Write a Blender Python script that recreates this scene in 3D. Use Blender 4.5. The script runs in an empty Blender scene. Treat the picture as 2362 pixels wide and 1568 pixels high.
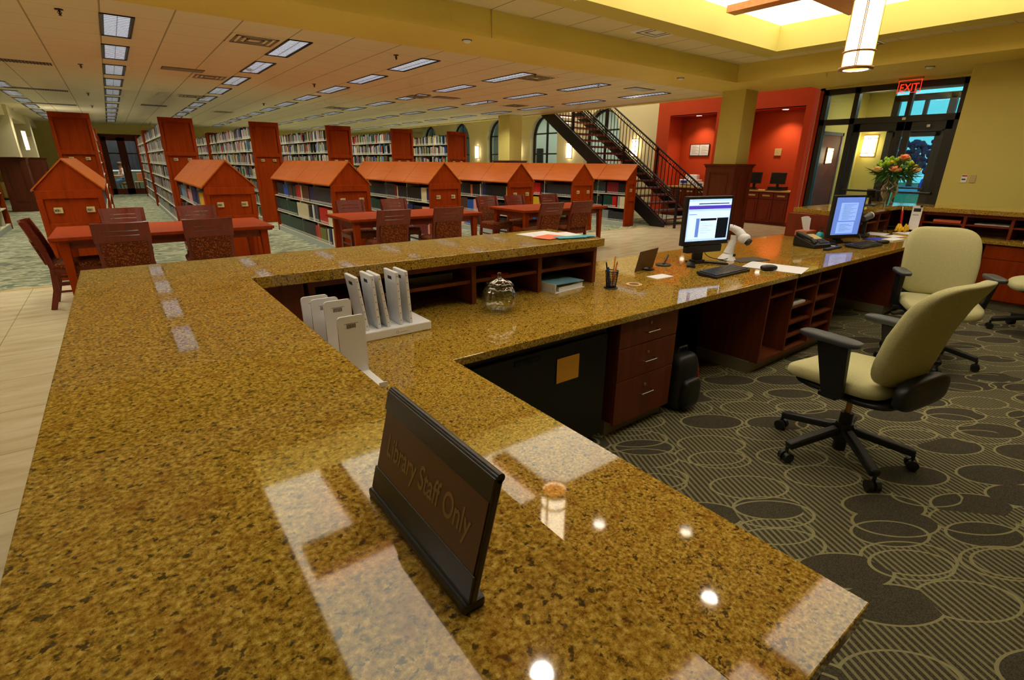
import bpy, bmesh, math, random
from math import sin, cos, pi, radians as rad, sqrt, tan
from mathutils import Matrix, Vector
random.seed(7)
SC = bpy.context.scene
COL = SC.collection
# ------------------------------------------------------------------ view / camera
SC.view_settings.view_transform = 'Standard'
SC.view_settings.look = 'None'
SC.view_settings.gamma = 1.0
SC.view_settings.use_curve_mapping = False
SC.view_settings.exposure = 0.0
try:
    SC.cycles.max_bounces = 6; SC.cycles.diffuse_bounces = 3; SC.cycles.glossy_bounces = 3
    SC.cycles.transmission_bounces = 4; SC.cycles.transparent_max_bounces = 16
    SC.cycles.use_light_tree = True; SC.cycles.sample_clamp_indirect = 4.0
    SC.cycles.caustics_reflective = False; SC.cycles.caustics_refractive = False
    SC.cycles.use_denoising = True; SC.cycles.use_adaptive_sampling = True; SC.cycles.adaptive_threshold = .1; SC.cycles.adaptive_min_samples = 12
except Exception: pass

FPX, PITCH, YAW, ROLL, CH = 1159.5, .338721, .649806, -.010017, 1.5
f = Vector((sin(YAW)*cos(PITCH), cos(YAW)*cos(PITCH), -sin(PITCH)))
rt = Vector((cos(YAW), -sin(YAW), 0)); dn = f.cross(rt)
rt2 = cos(ROLL)*rt + sin(ROLL)*dn; dn2 = -sin(ROLL)*rt + cos(ROLL)*dn
cd = bpy.data.cameras.new('camera'); cam = bpy.data.objects.new('camera', cd); COL.objects.link(cam)
cd.sensor_width = 36; cd.lens = FPX*36/2362; cd.clip_start = .02; cd.clip_end = 300
cam.matrix_world = Matrix(((rt2.x, -dn2.x, -f.x, 0), (rt2.y, -dn2.y, -f.y, 0), (rt2.z, -dn2.z, -f.z, CH), (0, 0, 0, 1)))
SC.camera = cam

# ------------------------------------------------------------------ materials
def lin(r, g, b):
    return tuple(((c/255)/12.92 if c/255 <= .04045 else ((c/255+.055)/1.055)**2.4) for c in (r, g, b))
class NT:
    def __init__(s, name, rough=.5, metal=0, spec=.5, coat=0):
        s.m = bpy.data.materials.new(name); s.m.use_nodes = True
        s.nt = s.m.node_tree; s.b = s.nt.nodes['Principled BSDF']
        s.b.inputs['Roughness'].default_value = rough; s.b.inputs['Metallic'].default_value = metal
        s.b.inputs['Specular IOR Level'].default_value = spec; s.b.inputs['Coat Weight'].default_value = coat
    def n(s, t, **k):
        nd = s.nt.nodes.new(t)
        for a, v in k.items(): setattr(nd, a, v)
        return nd
    def put(s, sock, v):
        if isinstance(v, bpy.types.NodeSocket): s.nt.links.new(v, sock)
        elif isinstance(v, (tuple, list)) and len(v) == 3 and len(sock.default_value) == 4: sock.default_value = (*v, 1)
        else: sock.default_value = v
    def math(s, op, a, b=0, c=None):
        nd = s.n('ShaderNodeMath', operation=op); s.put(nd.inputs[0], a); s.put(nd.inputs[1], b)
        if c is not None: s.put(nd.inputs[2], c)
        return nd.outputs[0]
    def pos(s, obj=False, scale=(1, 1, 1), rot=(0, 0, 0)):
        src = s.n('ShaderNodeTexCoord').outputs['Object'] if obj else s.n('ShaderNodeNewGeometry').outputs['Position']
        mp = s.n('ShaderNodeMapping'); s.put(mp.inputs['Vector'], src)
        mp.inputs['Scale'].default_value = scale; mp.inputs['Rotation'].default_value = rot
        return mp.outputs[0]
    def noise(s, v, scale, detail=3, rough=.5, dist=0):
        nd = s.n('ShaderNodeTexNoise'); s.put(nd.inputs['Vector'], v); nd.inputs['Scale'].default_value = scale
        nd.inputs['Detail'].default_value = detail; nd.inputs['Roughness'].default_value = rough; nd.inputs['Distortion'].default_value = dist
        return nd.outputs['Fac']
    def ramp(s, fac, stops, const=False):
        nd = s.n('ShaderNodeValToRGB'); s.put(nd.inputs[0], fac); cr = nd.color_ramp
        if const: cr.interpolation = 'CONSTANT'
        while len(cr.elements) < len(stops): cr.elements.new(.5)
        for e, (p, c) in zip(cr.elements, stops): e.position = p; e.color = (*c, 1)
        return nd.outputs[0]
    def mix(s, fac, a, b, mode='MIX'):
        nd = s.n('ShaderNodeMix', data_type='RGBA', blend_type=mode)
        s.put(nd.inputs[0], fac); s.put(nd.inputs[6], a); s.put(nd.inputs[7], b); return nd.outputs[2]
    def base(s, c): s.put(s.b.inputs['Base Color'], c); return s
    def bump(s, h, strength=.2, dist=.01):
        nd = s.n('ShaderNodeBump'); nd.inputs['Strength'].default_value = strength; nd.inputs['Distance'].default_value = dist
        s.put(nd.inputs['Height'], h); s.put(s.b.inputs['Normal'], nd.outputs[0]); return s
M = {}
def flat(name, c, rough=.5, metal=0, spec=.5, coat=0, var=.0, linear=False):
    t = NT(name, rough, metal, spec, coat); c = c if linear else lin(*c)
    if var:
        fac = t.noise(t.pos(), 6, 3); t.base(t.ramp(fac, [(.3, tuple(x*(1-var) for x in c)), (.7, tuple(min(1, x*(1+var)) for x in c))]))
    else: t.base(c)
    M[name] = t.m; return t.m
def emit(name, c, strength, linear=False):
    t = NT(name, .7, spec=.15); c = c if linear else lin(*c); t.base(c); t.b.inputs['Emission Color'].default_value = (*c, 1)
    t.b.inputs['Emission Strength'].default_value = strength; M[name] = t.m; return t.m
def wood(name, a, b, rough=.35, scale=1.0, axis=2, coat=0, spec=.4):
    t = NT(name, rough, 0, spec, coat)
    sc = [18*scale]*3; sc[axis] = 1.2*scale
    v = t.pos(scale=tuple(sc)); w = t.noise(v, 1.0, 5, .6, .8)
    big = t.noise(t.pos(), 1.3, 2)
    c = t.ramp(w, [(.3, lin(*a)), (.7, lin(*b))])
    c = t.mix(t.math('MULTIPLY', big, .35), c, tuple(x*.6 for x in lin(*a))); t.base(c)
    M[name] = t.m; return t.m
def paint(name, c, rough=.75, var=.04):
    t = NT(name, rough, 0, .25); c = lin(*c); n = t.noise(t.pos(), .8, 2)
    t.base(t.ramp(n, [(.3, tuple(x*(1-var) for x in c)), (.7, tuple(x*(1+var) for x in c))]))
    t.bump(t.noise(t.pos(), 180, 2), .05, .002); M[name] = t.m; return t.m

paint('yellow_paint', (214, 198, 110)); paint('cream_paint', (230, 218, 176)); paint('red_paint', (200, 72, 32))
paint('red_paint_deep', (170, 48, 26)); paint('grey_paint', (176, 176, 160)); paint('soffit_paint_lifted', (228, 206, 104))  # soffit yellow made lighter to stand in for missing bounce light
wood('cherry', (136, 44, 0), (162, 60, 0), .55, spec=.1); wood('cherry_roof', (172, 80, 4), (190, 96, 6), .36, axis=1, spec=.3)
wood('cherry_dark', (108, 36, 12), (130, 48, 18), .45, spec=.3); wood('mahogany', (96, 32, 18), (122, 44, 26), .3, spec=.4)
wood('desk_wood', (100, 46, 24), (126, 62, 32), .45, spec=.3); wood('desk_wood_h', (128, 56, 32), (158, 76, 46), .4, axis=0)
wood('panel_wood', (92, 38, 18), (114, 50, 24), .45, spec=.3); wood('light_wood', (206, 120, 60), (226, 146, 84), .4, axis=0)
wood('tread_wood', (130, 50, 32), (160, 66, 42), .4, axis=0)
flat('steel_black', (26, 24, 24), .45, 0, .5); flat('iron', (34, 33, 36), .38, .3, .5)
flat('plastic_black', (22, 23, 24), .45, 0, .5); flat('plastic_grey', (86, 88, 90), .4); flat('key_grey', (50, 52, 54), .3); flat('rubber', (60, 64, 68), .42)
flat('shelf_metal', (214, 208, 176), .5); flat('kick_grey', (170, 176, 168), .6)
flat('plate_beige', (198, 176, 120), .5); flat('ink', (40, 36, 32), .7); flat('chrome', (190, 186, 176), .25, 1)
flat('brass', (176, 132, 74), .35, .6); flat('white_plastic', (240, 241, 246), .4); flat('paper_white', (236, 236, 240), .7)
flat('screen_black', (8, 9, 11), .2); flat('dark_void', (10, 9, 8), .8); flat('black_laminate', (16, 16, 13), .3)
flat('note_yellow', (226, 160, 40), .7); flat('toe_kick', (128, 120, 98), .6); flat('frame_dark', (28, 26, 24), .4)
flat('sofa', (190, 150, 70), .8); flat('skin', (196, 140, 112), .6); flat('hair_brown', (80, 54, 36), .8)
flat('shirt_white', (226, 226, 230), .8); flat('jeans', (70, 110, 160), .8); flat('louver_dark', (40, 40, 44), .4)
flat('vent_grey', (132, 122, 98), .6); flat('vent_dark', (66, 58, 46), .7); flat('tan', (196, 158, 90), .6)
flat('pencil_yellow', (236, 170, 30), .5); flat('pen_blue', (40, 100, 190), .4); flat('pen_red', (210, 30, 24), .4)
flat('salmon', (240, 120, 90), .7); flat('card_blue', (40, 60, 200), .6); flat('cyan_print', (60, 170, 190), .6); flat('binder_blue', (110, 160, 180), .5)
flat('leaf_green', (44, 96, 22), .6, var=.3); flat('lime', (150, 190, 40), .6, var=.2); flat('rose_peach', (244, 140, 96), .6, var=.15)
flat('bloom_cream', (220, 180, 120), .7, var=.2); flat('bloom_yellow', (226, 196, 40), .6); flat('stem', (70, 90, 40), .6)
flat('glove_yellow', (246, 196, 20), .5); flat('soap_blue', (60, 180, 200), .2); flat('red_plate', (190, 40, 30), .5)
flat('brown_sign', (92, 58, 24), .5); flat('sign_text', (138, 106, 60), .6); flat('sign_black', (24, 22, 22), .3)
flat('outdoor_ground', (120, 150, 180), .9, var=.2); flat('outdoor_grass', (60, 110, 70), .9, var=.2); flat('tree_dark', (30, 42, 84), .9, var=.3)
flat('green_wall', (84, 100, 80), .8); flat('navy_glass', (40, 46, 60), .3); flat('tan_wood', (200, 110, 60), .5)
emit('lamp_white', (255, 236, 200), 5.0); emit('sconce_white', (255, 232, 190), 12.0); emit('down_white', (255, 232, 200), 14.0)
emit('tray_glow', (255, 250, 226), 2.9); emit('exit_red', (255, 40, 20), 2.2)
emit('tube_white', (205, 218, 240), .72); emit('screen_a', (170, 205, 250), 1.05); emit('screen_white', (205, 230, 255), 1.0)
emit('screen_purple', (84, 60, 190), .8); emit('screen_dark', (18, 22, 34), .4); emit('screen_b', (100, 130, 210), .9)
emit('screen_page', (140, 175, 250), .95); emit('screen_text', (70, 90, 160), .6); emit('led_blue', (90, 120, 255), 2)
emit('pend_glow', (255, 234, 196), 10); emit('amber_glow', (255, 170, 80), 1.6)

# granite
t = NT('granite', .045, 0, .62)
p = t.pos()
base = t.noise(p, 135, 4, .75)
c = t.ramp(base, [(.30, lin(78, 56, 16)), (.43, lin(142, 108, 34)), (.54, lin(182, 146, 54)), (.68, lin(218, 188, 100))])
sp = t.noise(p, 78, 3, .6, .3); c = t.mix(t.ramp(sp, [(.58, (0, 0, 0)), (.65, (.9, .9, .9))]), c, lin(52, 42, 24))
or_ = t.noise(p, 16, 3, .6); c = t.mix(t.ramp(or_, [(.52, (0, 0, 0)), (.74, (.5, .5, .5))]), c, lin(140, 86, 20))
v2 = t.n('ShaderNodeTexVoronoi'); t.put(v2.inputs['Vector'], p); v2.inputs['Scale'].default_value = 44
c = t.mix(t.ramp(v2.outputs['Distance'], [(.06, (.8, .8, .8)), (.2, (0, 0, 0))]), c, lin(62, 56, 46))
t.base(c); M['granite'] = t.m
# ceiling tiles: mineral board in a metal grid
def tiles(name, c, ox, oy, per, line, lw=.012):
    t = NT(name, .85, 0, .1); g = t.n('ShaderNodeNewGeometry'); sx = t.n('ShaderNodeSeparateXYZ'); t.put(sx.inputs[0], g.outputs['Position'])
    def ln(o, off):
        a = t.math('DIVIDE', t.math('SUBTRACT', o, off), per); a = t.math('FRACT', a)
        a = t.math('ABSOLUTE', t.math('SUBTRACT', a, .5)); return t.math('GREATER_THAN', a, .5-lw/per)
    m = t.math('MAXIMUM', ln(sx.outputs[0], ox), t.math('MULTIPLY', ln(sx.outputs[1], oy), .4))
    n = t.noise(t.pos(), 90, 3); cc = t.ramp(n, [(.3, tuple(x*.93 for x in lin(*c))), (.6, lin(*c))])
    t.base(t.mix(m, cc, lin(*line))); M[name] = t.m
tiles('ceiling_tile', (232, 222, 190), .21, 7.24, .607, (168, 158, 124), .008)
tiles('ceiling_tile_near', (226, 214, 176), 3.3, 4.99, .607, (150, 140, 104), .008)
# travertine floor
t = NT('travertine', .22, 0, .45); g = t.n('ShaderNodeNewGeometry'); sx = t.n('ShaderNodeSeparateXYZ'); t.put(sx.inputs[0], g.outputs['Position'])
def ln(o, off, per):
    a = t.math('FRACT', t.math('DIVIDE', t.math('SUBTRACT', o, off), per)); return t.math('GREATER_THAN', t.math('ABSOLUTE', t.math('SUBTRACT', a, .5)), .4955)
m = t.math('MAXIMUM', ln(sx.outputs[0], -1.04, .647), ln(sx.outputs[1], 3.5, .647))
n = t.noise(t.pos(scale=(1.2, 6, 1)), 1.6, 5, .6, .4)
c = t.ramp(n, [(.3, lin(196, 178, 138)), (.5, lin(212, 196, 158)), (.7, lin(222, 210, 176))])
t.base(t.mix(m, c, lin(150, 132, 96))); M['travertine'] = t.m
# light wavy carpet of the stacks
t = NT('stack_carpet', .95, 0, .05)
n1 = t.noise(t.pos(scale=(1.5, 4.2, 1)), 2.3, 2, .5, .8)
c = t.ramp(n1, [(.0, lin(84, 92, 76)), (.43, lin(108, 114, 94)), (.46, lin(166, 165, 134)), (.56, lin(184, 182, 148)), (.58, lin(122, 128, 104))])
n2 = t.noise(t.pos(), 220, 2); c = t.mix(t.math('MULTIPLY', n2, .25), c, lin(110, 110, 90)); t.base(c); M['stack_carpet'] = t.m
# dark staff carpet: overlapping ribbed ovals
t = NT('staff_carpet', .95, 0, .05)
def ovals(loc, rr):
    mp = t.n('ShaderNodeMapping'); t.put(mp.inputs['Vector'], t.n('ShaderNodeNewGeometry').outputs['Position'])
    mp.inputs['Rotation'].default_value = (0, 0, rad(33)); mp0 = mp; mp = t.n('ShaderNodeMapping'); t.put(mp.inputs['Vector'], mp0.outputs[0])
    mp.inputs['Scale'].default_value = (2.4, 5.0, 0); mp.inputs['Location'].default_value = loc
    v = t.n('ShaderNodeTexVoronoi', voronoi_dimensions='2D'); t.put(v.inputs['Vector'], mp.outputs[0]); v.inputs['Scale'].default_value = 1.0; v.inputs['Randomness'].default_value = .6
    d = v.outputs['Distance']
    ring = t.math('LESS_THAN', t.math('ABSOLUTE', t.math('SUBTRACT', d, rr)), .018)
    ins = t.math('LESS_THAN', d, rr); sp = t.n('ShaderNodeSeparateColor'); t.put(sp.inputs[0], v.outputs['Color'])
    return ring, ins, sp.outputs[0]
r1, i1, k1 = ovals((0, 0, 0), .46); r2, i2, k2 = ovals((7.3, 3.1, 0), .40)
ring = t.math('MAXIMUM', r1, t.math('MULTIPLY', r2, t.math('GREATER_THAN', k2, .6)))
plain = t.math('MAXIMUM', t.math('MULTIPLY', i1, t.math('GREATER_THAN', k1, .5)), t.math('MULTIPLY', i2, t.math('GREATER_THAN', k2, .85)))
wv = t.n('ShaderNodeTexWave', wave_type='BANDS', bands_direction='X'); t.put(wv.inputs['Vector'], t.pos(rot=(0, 0, rad(25)))); wv.inputs['Scale'].default_value = 11.5
wv.inputs['Distortion'].default_value = .25
stripe = t.math('GREATER_THAN', wv.outputs['Fac'], .6)
mask = t.math('MAXIMUM', ring, t.math('MULTIPLY', t.math('MULTIPLY', stripe, t.math('SUBTRACT', 1, plain)), .72))
nn = t.noise(t.pos(), 260, 2); dk = t.ramp(nn, [(.3, lin(54, 50, 42)), (.7, lin(90, 84, 68))])
t.base(t.mix(mask, dk, lin(146, 140, 102))); t.bump(nn, .3, .003); M['staff_carpet'] = t.m
# patterned upholstery
t = NT('seat_fabric', .9, 0, .1); v = t.n('ShaderNodeTexVoronoi'); t.put(v.inputs['Vector'], t.pos(obj=True)); v.inputs['Scale'].default_value = 120
sp = t.n('ShaderNodeSeparateColor'); t.put(sp.inputs[0], v.outputs['Color'])
t.base(t.ramp(sp.outputs[0], [(0, lin(84, 40, 22)), (.5, lin(104, 50, 26)), (.75, lin(146, 88, 40)), (.9, lin(124, 60, 30))], True)); M['seat_fabric'] = t.m
t = NT('cream_fabric', .9, 0, .1); n = t.noise(t.pos(obj=True), 240, 2); t.base(t.ramp(n, [(.3, lin(190, 184, 132)), (.7, lin(212, 206, 154))])); t.bump(n, .15, .002)
t.b.inputs['Sheen Weight'].default_value = .2; M['cream_fabric'] = t.m
# glass
def glass(name, c, rough=0, ior=1.45, pexp=4.0, pk=.7):
    m = bpy.data.materials.new(name); m.use_nodes = True; nt = m.node_tree; nt.nodes.clear()
    o = nt.nodes.new('ShaderNodeOutputMaterial'); a = nt.nodes.new('ShaderNodeBsdfTransparent'); b = nt.nodes.new('ShaderNodeBsdfGlossy')
    lw = nt.nodes.new('ShaderNodeLayerWeight'); lw.inputs[0].default_value = .5; pw = nt.nodes.new('ShaderNodeMath'); pw.operation = 'POWER'; pw.inputs[1].default_value = 4.0; nt.links.new(lw.outputs['Facing'], pw.inputs[0])
    fr = nt.nodes.new('ShaderNodeMath'); fr.operation = 'MULTIPLY_ADD'; fr.inputs[1].default_value = .7; fr.inputs[2].default_value = (ior-1)**2/(ior+1)**2; nt.links.new(pw.outputs[0], fr.inputs[0]); x = nt.nodes.new('ShaderNodeMixShader')
    a.inputs[0].default_value = (*c, 1); b.inputs['Roughness'].default_value = rough
    nt.links.new(fr.outputs[0], x.inputs[0]); nt.links.new(a.outputs[0], x.inputs[1]); nt.links.new(b.outputs[0], x.inputs[2]); nt.links.new(x.outputs[0], o.inputs[0])
    pw.inputs[1].default_value = pexp; fr.inputs[1].default_value = pk; M[name] = m
glass('pane_glass', (.86, .9, .88)); glass('jar_glass', (.95, .97, .94), .02, 1.7, 2.0, .9); glass('smoky_glass', (.35, .4, .42))

# ------------------------------------------------------------------ mesh builder
class MB:
    def __init__(s): s.v = []; s.f = []; s.mi = []; s.sm = []; s.T = Matrix.Identity(4); s.cur = 0
    def add(s, vs, fs, smooth=False):
        o = len(s.v); s.v += [tuple(s.T @ Vector(q)) for q in vs]; s.f += [tuple(i+o for i in q) for q in fs]
        s.mi += [s.cur]*len(fs); s.sm += [smooth]*len(fs); return s
    def box(s, x0, x1, y0, y1, z0, z1):
        return s.add([(x0, y0, z0), (x1, y0, z0), (x1, y1, z0), (x0, y1, z0), (x0, y0, z1), (x1, y0, z1), (x1, y1, z1), (x0, y1, z1)],
                     [(0, 3, 2, 1), (4, 5, 6, 7), (0, 1, 5, 4), (1, 2, 6, 5), (2, 3, 7, 6), (3, 0, 4, 7)])
    def prism(s, poly, z0, z1, axis='z'):
        n = len(poly)
        a = sum(poly[i][0]*poly[(i+1) % n][1]-poly[(i+1) % n][0]*poly[i][1] for i in range(n))
        if a < 0: poly = poly[::-1]
        def P(u, w, h): return {'z': (u, w, h), 'y': (u, h, w), 'x': (h, u, w)}[axis]
        vs = [P(u, w, z0) for u, w in poly]+[P(u, w, z1) for u, w in poly]
        fs = [tuple(range(n))[::-1], tuple(range(n, 2*n))]+[(i, (i+1) % n, n+(i+1) % n, n+i) for i in range(n)]
        if axis == 'y': fs = [q[::-1] for q in fs]
        return s.add(vs, fs)
    def cyl(s, a, b, r, r2=None, n=16, cap=True):
        a = Vector(a); b = Vector(b); r2 = r if r2 is None else r2; d = (b-a).normalized()
        u = d.orthogonal().normalized(); w = d.cross(u)
        vs = [tuple(a+(u*cos(2*pi*i/n)+w*sin(2*pi*i/n))*r) for i in range(n)]+[tuple(b+(u*cos(2*pi*i/n)+w*sin(2*pi*i/n))*r2) for i in range(n)]
        s.add(vs, [(i, (i+1) % n, n+(i+1) % n, n+i) for i in range(n)], True)
        if cap: s.add(vs, [tuple(range(n))[::-1], tuple(range(n, 2*n))])
        return s
    def tube(s, pts, r, n=8):
        for i in range(len(pts)-1): s.cyl(pts[i], pts[i+1], r, n=n)
        return s
    def bar(s, a, b, w, h):
        a = Vector(a); b = Vector(b); d = (b-a); L = d.length; d.normalize()
        up = Vector((0, 0, 1)) if abs(d.z) < .99 else Vector((0, 1, 0)); sx = d.cross(up).normalized(); uz = sx.cross(d)
        vs = [tuple(q+sx*i*w/2+uz*j*h/2) for q in (a, b) for i, j in ((-1, -1), (1, -1), (1, 1), (-1, 1))]
        return s.add(vs, [(0, 3, 2, 1), (4, 5, 6, 7), (0, 1, 5, 4), (1, 2, 6, 5), (2, 3, 7, 6), (3, 0, 4, 7)][::1])
    def lathe(s, prof, n=24, lobes=0, amp=0):
        vs = []; m = len(prof)
        for i in range(n):
            a = 2*pi*i/n; k = 1+amp*(abs(cos(lobes*a/2))-.6) if lobes else 1
            vs += [(r*k*cos(a), r*k*sin(a), z) for r, z in prof]
        fs = [(i*m+j, ((i+1) % n)*m+j, ((i+1) % n)*m+j+1, i*m+j+1) for i in range(n) for j in range(m-1)]
        return s.add(vs, fs, True)
    def sell(s, w, d, h, e1=.35, e2=.35, fn=None, nu=28, nv=14):
        def c(a, e): return math.copysign(abs(cos(a))**e, cos(a))
        def q(a, e): return math.copysign(abs(sin(a))**e, sin(a))
        vs = []
        for j in range(nv+1):
            b = -pi/2+pi*j/nv
            for i in range(nu):
                a = 2*pi*i/nu; P = (w/2*c(b, e1)*c(a, e2), d/2*c(b, e1)*q(a, e2), h/2*q(b, e1))
                vs.append(fn(*P) if fn else P)
        fs = [(j*nu+i, j*nu+(i+1) % nu, (j+1)*nu+(i+1) % nu, (j+1)*nu+i) for j in range(nv) for i in range(nu)]
        return s.add(vs, fs, True)
    def sheet(s, fn, nu, nv, th):
        # closed curved slab: fn(u,v)->(point, normal)
        top = []; bot = []
        for j in range(nv+1):
            for i in range(nu+1):
                P, N = fn(i/nu, j/nv); P = Vector(P); N = Vector(N).normalized(); top.append(tuple(P+N*th/2)); bot.append(tuple(P-N*th/2))
        n = (nu+1)*(nv+1); fs = []
        for j in range(nv):
            for i in range(nu):
                a = j*(nu+1)+i; fs += [(a, a+1, a+nu+2, a+nu+1), (n+a, n+a+nu+1, n+a+nu+2, n+a+1)]
        W = nu+1
        for i in range(nu): fs += [(i, n+i, n+i+1, i+1), (nv*W+i, nv*W+i+1, n+nv*W+i+1, n+nv*W+i)]
        for j in range(nv): fs += [(j*W, (j+1)*W, n+(j+1)*W, n+j*W), (j*W+nu, n+j*W+nu, n+(j+1)*W+nu, (j+1)*W+nu)]
        return s.add(top+bot, fs, False)
    def build(s, name, mat, parent=None, bevel=0, seg=2, smooth=None, fixn=False):
        me = bpy.data.meshes.new(name); me.from_pydata(s.v, [], s.f)
        mats = mat if isinstance(mat, (list, tuple)) else [mat]
        for q in mats: me.materials.append(M[q])
        me.polygons.foreach_set('material_index', s.mi); me.polygons.foreach_set('use_smooth', [bool(x) if smooth is None else smooth for x in s.sm])
        me.update()
        if fixn:
            bm = bmesh.new(); bm.from_mesh(me); bmesh.ops.remove_doubles(bm, verts=bm.verts, dist=1e-5); bmesh.ops.recalc_face_normals(bm, faces=bm.faces); bm.to_mesh(me); bm.free()
        o = bpy.data.objects.new(name, me); COL.objects.link(o)
        if parent: o.parent = parent
        if bevel:
            b = o.modifiers.new('b', 'BEVEL'); b.width = bevel; b.segments = seg; b.limit_method = 'ANGLE'; b.angle_limit = rad(40)
        return o
def R(x=0, y=0, z=0): return Matrix.Rotation(z, 4, 'Z') @ Matrix.Rotation(y, 4, 'Y') @ Matrix.Rotation(x, 4, 'X')
def Tr(x, y, z): return Matrix.Translation((x, y, z))
def box(name, mat, x0, x1, y0, y1, z0, z1, parent=None, bevel=0, seg=2): return MB().box(x0, x1, y0, y1, z0, z1).build(name, mat, parent, bevel, seg)
def tag(o, label, cat, group=None, kind=None):
    o['label'] = label; o['category'] = cat
    if group: o['group'] = group
    if kind: o['kind'] = kind
    return o
def struct(o): o['kind'] = 'structure'; return o
def thing(name, label, cat, loc=(0, 0, 0), rz=0, group=None):
    o = bpy.data.objects.new(name, None); COL.objects.link(o); o.location = loc; o.rotation_euler = (0, 0, rz); o.empty_display_size = .1
    return tag(o, label, cat, group)
def kids(o): return [c for c in bpy.data.objects if c.parent == o]
KID = {}
def copy_tree(o, label, loc, rz=0, group=None):
    c = o.copy(); COL.objects.link(c); c.location = loc; c.rotation_euler = (0, 0, rz); c['label'] = label
    if group: c['group'] = group
    if o.name not in KID: KID[o.name] = [(k, [g for g in kids(k)]) for k in kids(o)]
    for k, gs in KID[o.name]:
        k2 = k.copy(); COL.objects.link(k2); k2.parent = c
        for g in gs: g2 = g.copy(); COL.objects.link(g2); g2.parent = k2
    return c
def area(name, loc, sx, sy, power, col=(1, .93, .8), spread=180, parent=None, rot=(0, 0, 0)):
    l = bpy.data.lights.new(name, 'AREA'); l.shape = 'RECTANGLE'; l.size = sx; l.size_y = sy; l.energy = power; l.color = col; l.spread = rad(spread)
    o = bpy.data.objects.new(name, l); COL.objects.link(o); o.location = loc; o.rotation_euler = rot
    if parent: o.parent = parent
    return o
def spot(name, loc, power, ang=100, blend=.6, col=(1, .88, .68), r=.05, parent=None, rot=(0, 0, 0)):
    l = bpy.data.lights.new(name, 'SPOT'); l.energy = power; l.spot_size = rad(ang); l.spot_blend = blend; l.color = col; l.shadow_soft_size = r
    o = bpy.data.objects.new(name, l); COL.objects.link(o); o.location = loc; o.rotation_euler = rot
    if parent: o.parent = parent
    return o
def to_mesh(c, name, mat):
    tmp = bpy.data.objects.new('tmp', c); COL.objects.link(tmp); dg = bpy.context.evaluated_depsgraph_get(); dg.update()
    me = bpy.data.meshes.new_from_object(tmp.evaluated_get(dg)); bpy.data.objects.remove(tmp); me.name = name
    me.materials.clear(); me.materials.append(M[mat]); o = bpy.data.objects.new(name, me); COL.objects.link(o); return o
def text(name, body, size, mat, parent, M4, ext=.0005, align='LEFT', sx=1, off=0):
    c = bpy.data.curves.new(name, 'FONT'); c.body = body; c.size = size; c.extrude = ext; c.align_x = align; c.offset = off
    o = to_mesh(c, name, mat); o.parent = parent
    o.matrix_local = M4 @ Matrix.Diagonal((sx, 1, 1, 1)); return o
def axes(o, x, y, z):  # matrix from origin and axis vectors
    x = Vector(x).normalized(); y = Vector(y).normalized(); z = Vector(z).normalized()
    return Matrix(((x.x, y.x, z.x, o[0]), (x.y, y.y, z.y, o[1]), (x.z, y.z, z.z, o[2]), (0, 0, 0, 1)))
ORD = ['nearest', 'second', 'third', 'fourth', 'fifth', 'sixth', 'seventh', 'eighth', 'ninth', 'tenth', 'eleventh', 'twelfth']
def nth(n):
    return {1: 'first', 2: 'second', 3: 'third'}.get(n, '%d%s' % (n, 'th' if 10 <= n % 100 <= 20 else {1: 'st', 2: 'nd', 3: 'rd'}.get(n % 10, 'th')))
PF, PT, PD = 15, 60, 20
# ================================================================== SETTING
S = struct
S(box('floor', 'travertine', -4.2, 14.4, -3.2, 8.3, -.1, 0))
S(box('floor', 'stack_carpet', -4.2, 14.4, 8.3, 29.0, -.1, 0))
S(box('floor', 'staff_carpet', -.1, 10.2, -3.1, 2.75, 0.0, .006))
S(box('trim_1', 'tan', -4.2, 10.6, 8.28, 8.32, 0, .006))
# walls
S(box('wall_left', 'cream_paint', -4.35, -4.2, -3.2, 29, 0, 3.6))
S(box('wall_front', 'yellow_paint', -4.2, 10.2, -3.35, -3.2, 0, 3.6))
m = MB().box(10.2, 11.3, -3.2, 2.495, 0, 3.6).build('wall_right', 'yellow_paint'); S(m)
# far wall with the double door opening
w = MB(); w.box(-4.2, -.2, 29, 29.15, 0, 2.9); w.box(1.3, 13.9, 29, 29.15, 0, 2.9); w.box(-.2, 1.3, 29, 29.15, 2.5, 2.9); w.box(10.8, 13.9, 29, 29.15, 2.9, 6)
S(w.build('wall_back', 'yellow_paint'))
# ceilings
S(box('ceiling', 'ceiling_tile', -4.2, 10.62, 6.65, 29, 2.9, 3.0))
w = MB(); w.box(-4.2, 10.8, 5.62, 6.65, 2.9, 3.3); w.box(9.3, 10.8, -3.2, 5.62, 2.9, 3.3); w.box(10.8, 11.25, 2.4, 5.0, 2.9, 3.3); w.box(10.62, 10.8, 6.65, 29, 2.88, 3.3)
S(w.build('ceiling', 'soffit_paint_lifted'))
S(box('wall_hall', 'cream_paint', 10.7, 10.8, 5.0, 29, 3.3, 6)); S(box('wall_hall', 'cream_paint', 10.8, 11.3, 4.9, 5.0, 3.0, 6))
S(box('ceiling', 'cream_paint', 10.6, 14.6, 4.9, 29.2, 6, 6.1))
S(box('trim_2', 'tan', 3.914, 3.922, 5.612, 5.62, 2.9, 3.19))
TX0, TX1, TY0, TY1 = .5, 8.6, .2, 4.6
w = MB(); w.box(-4.2, TX0-.35, -3.2, 5.62, 3.19, 3.3); w.box(TX1+.35, 9.3, -3.2, 5.62, 3.19, 3.3); w.box(TX0-.35, TX1+.35, -3.2, TY0-.35, 3.19, 3.3); w.box(TX0-.35, TX1+.35, TY1+.35, 5.62, 3.19, 3.3)
S(w.build('ceiling', 'ceiling_tile_near'))
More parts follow.
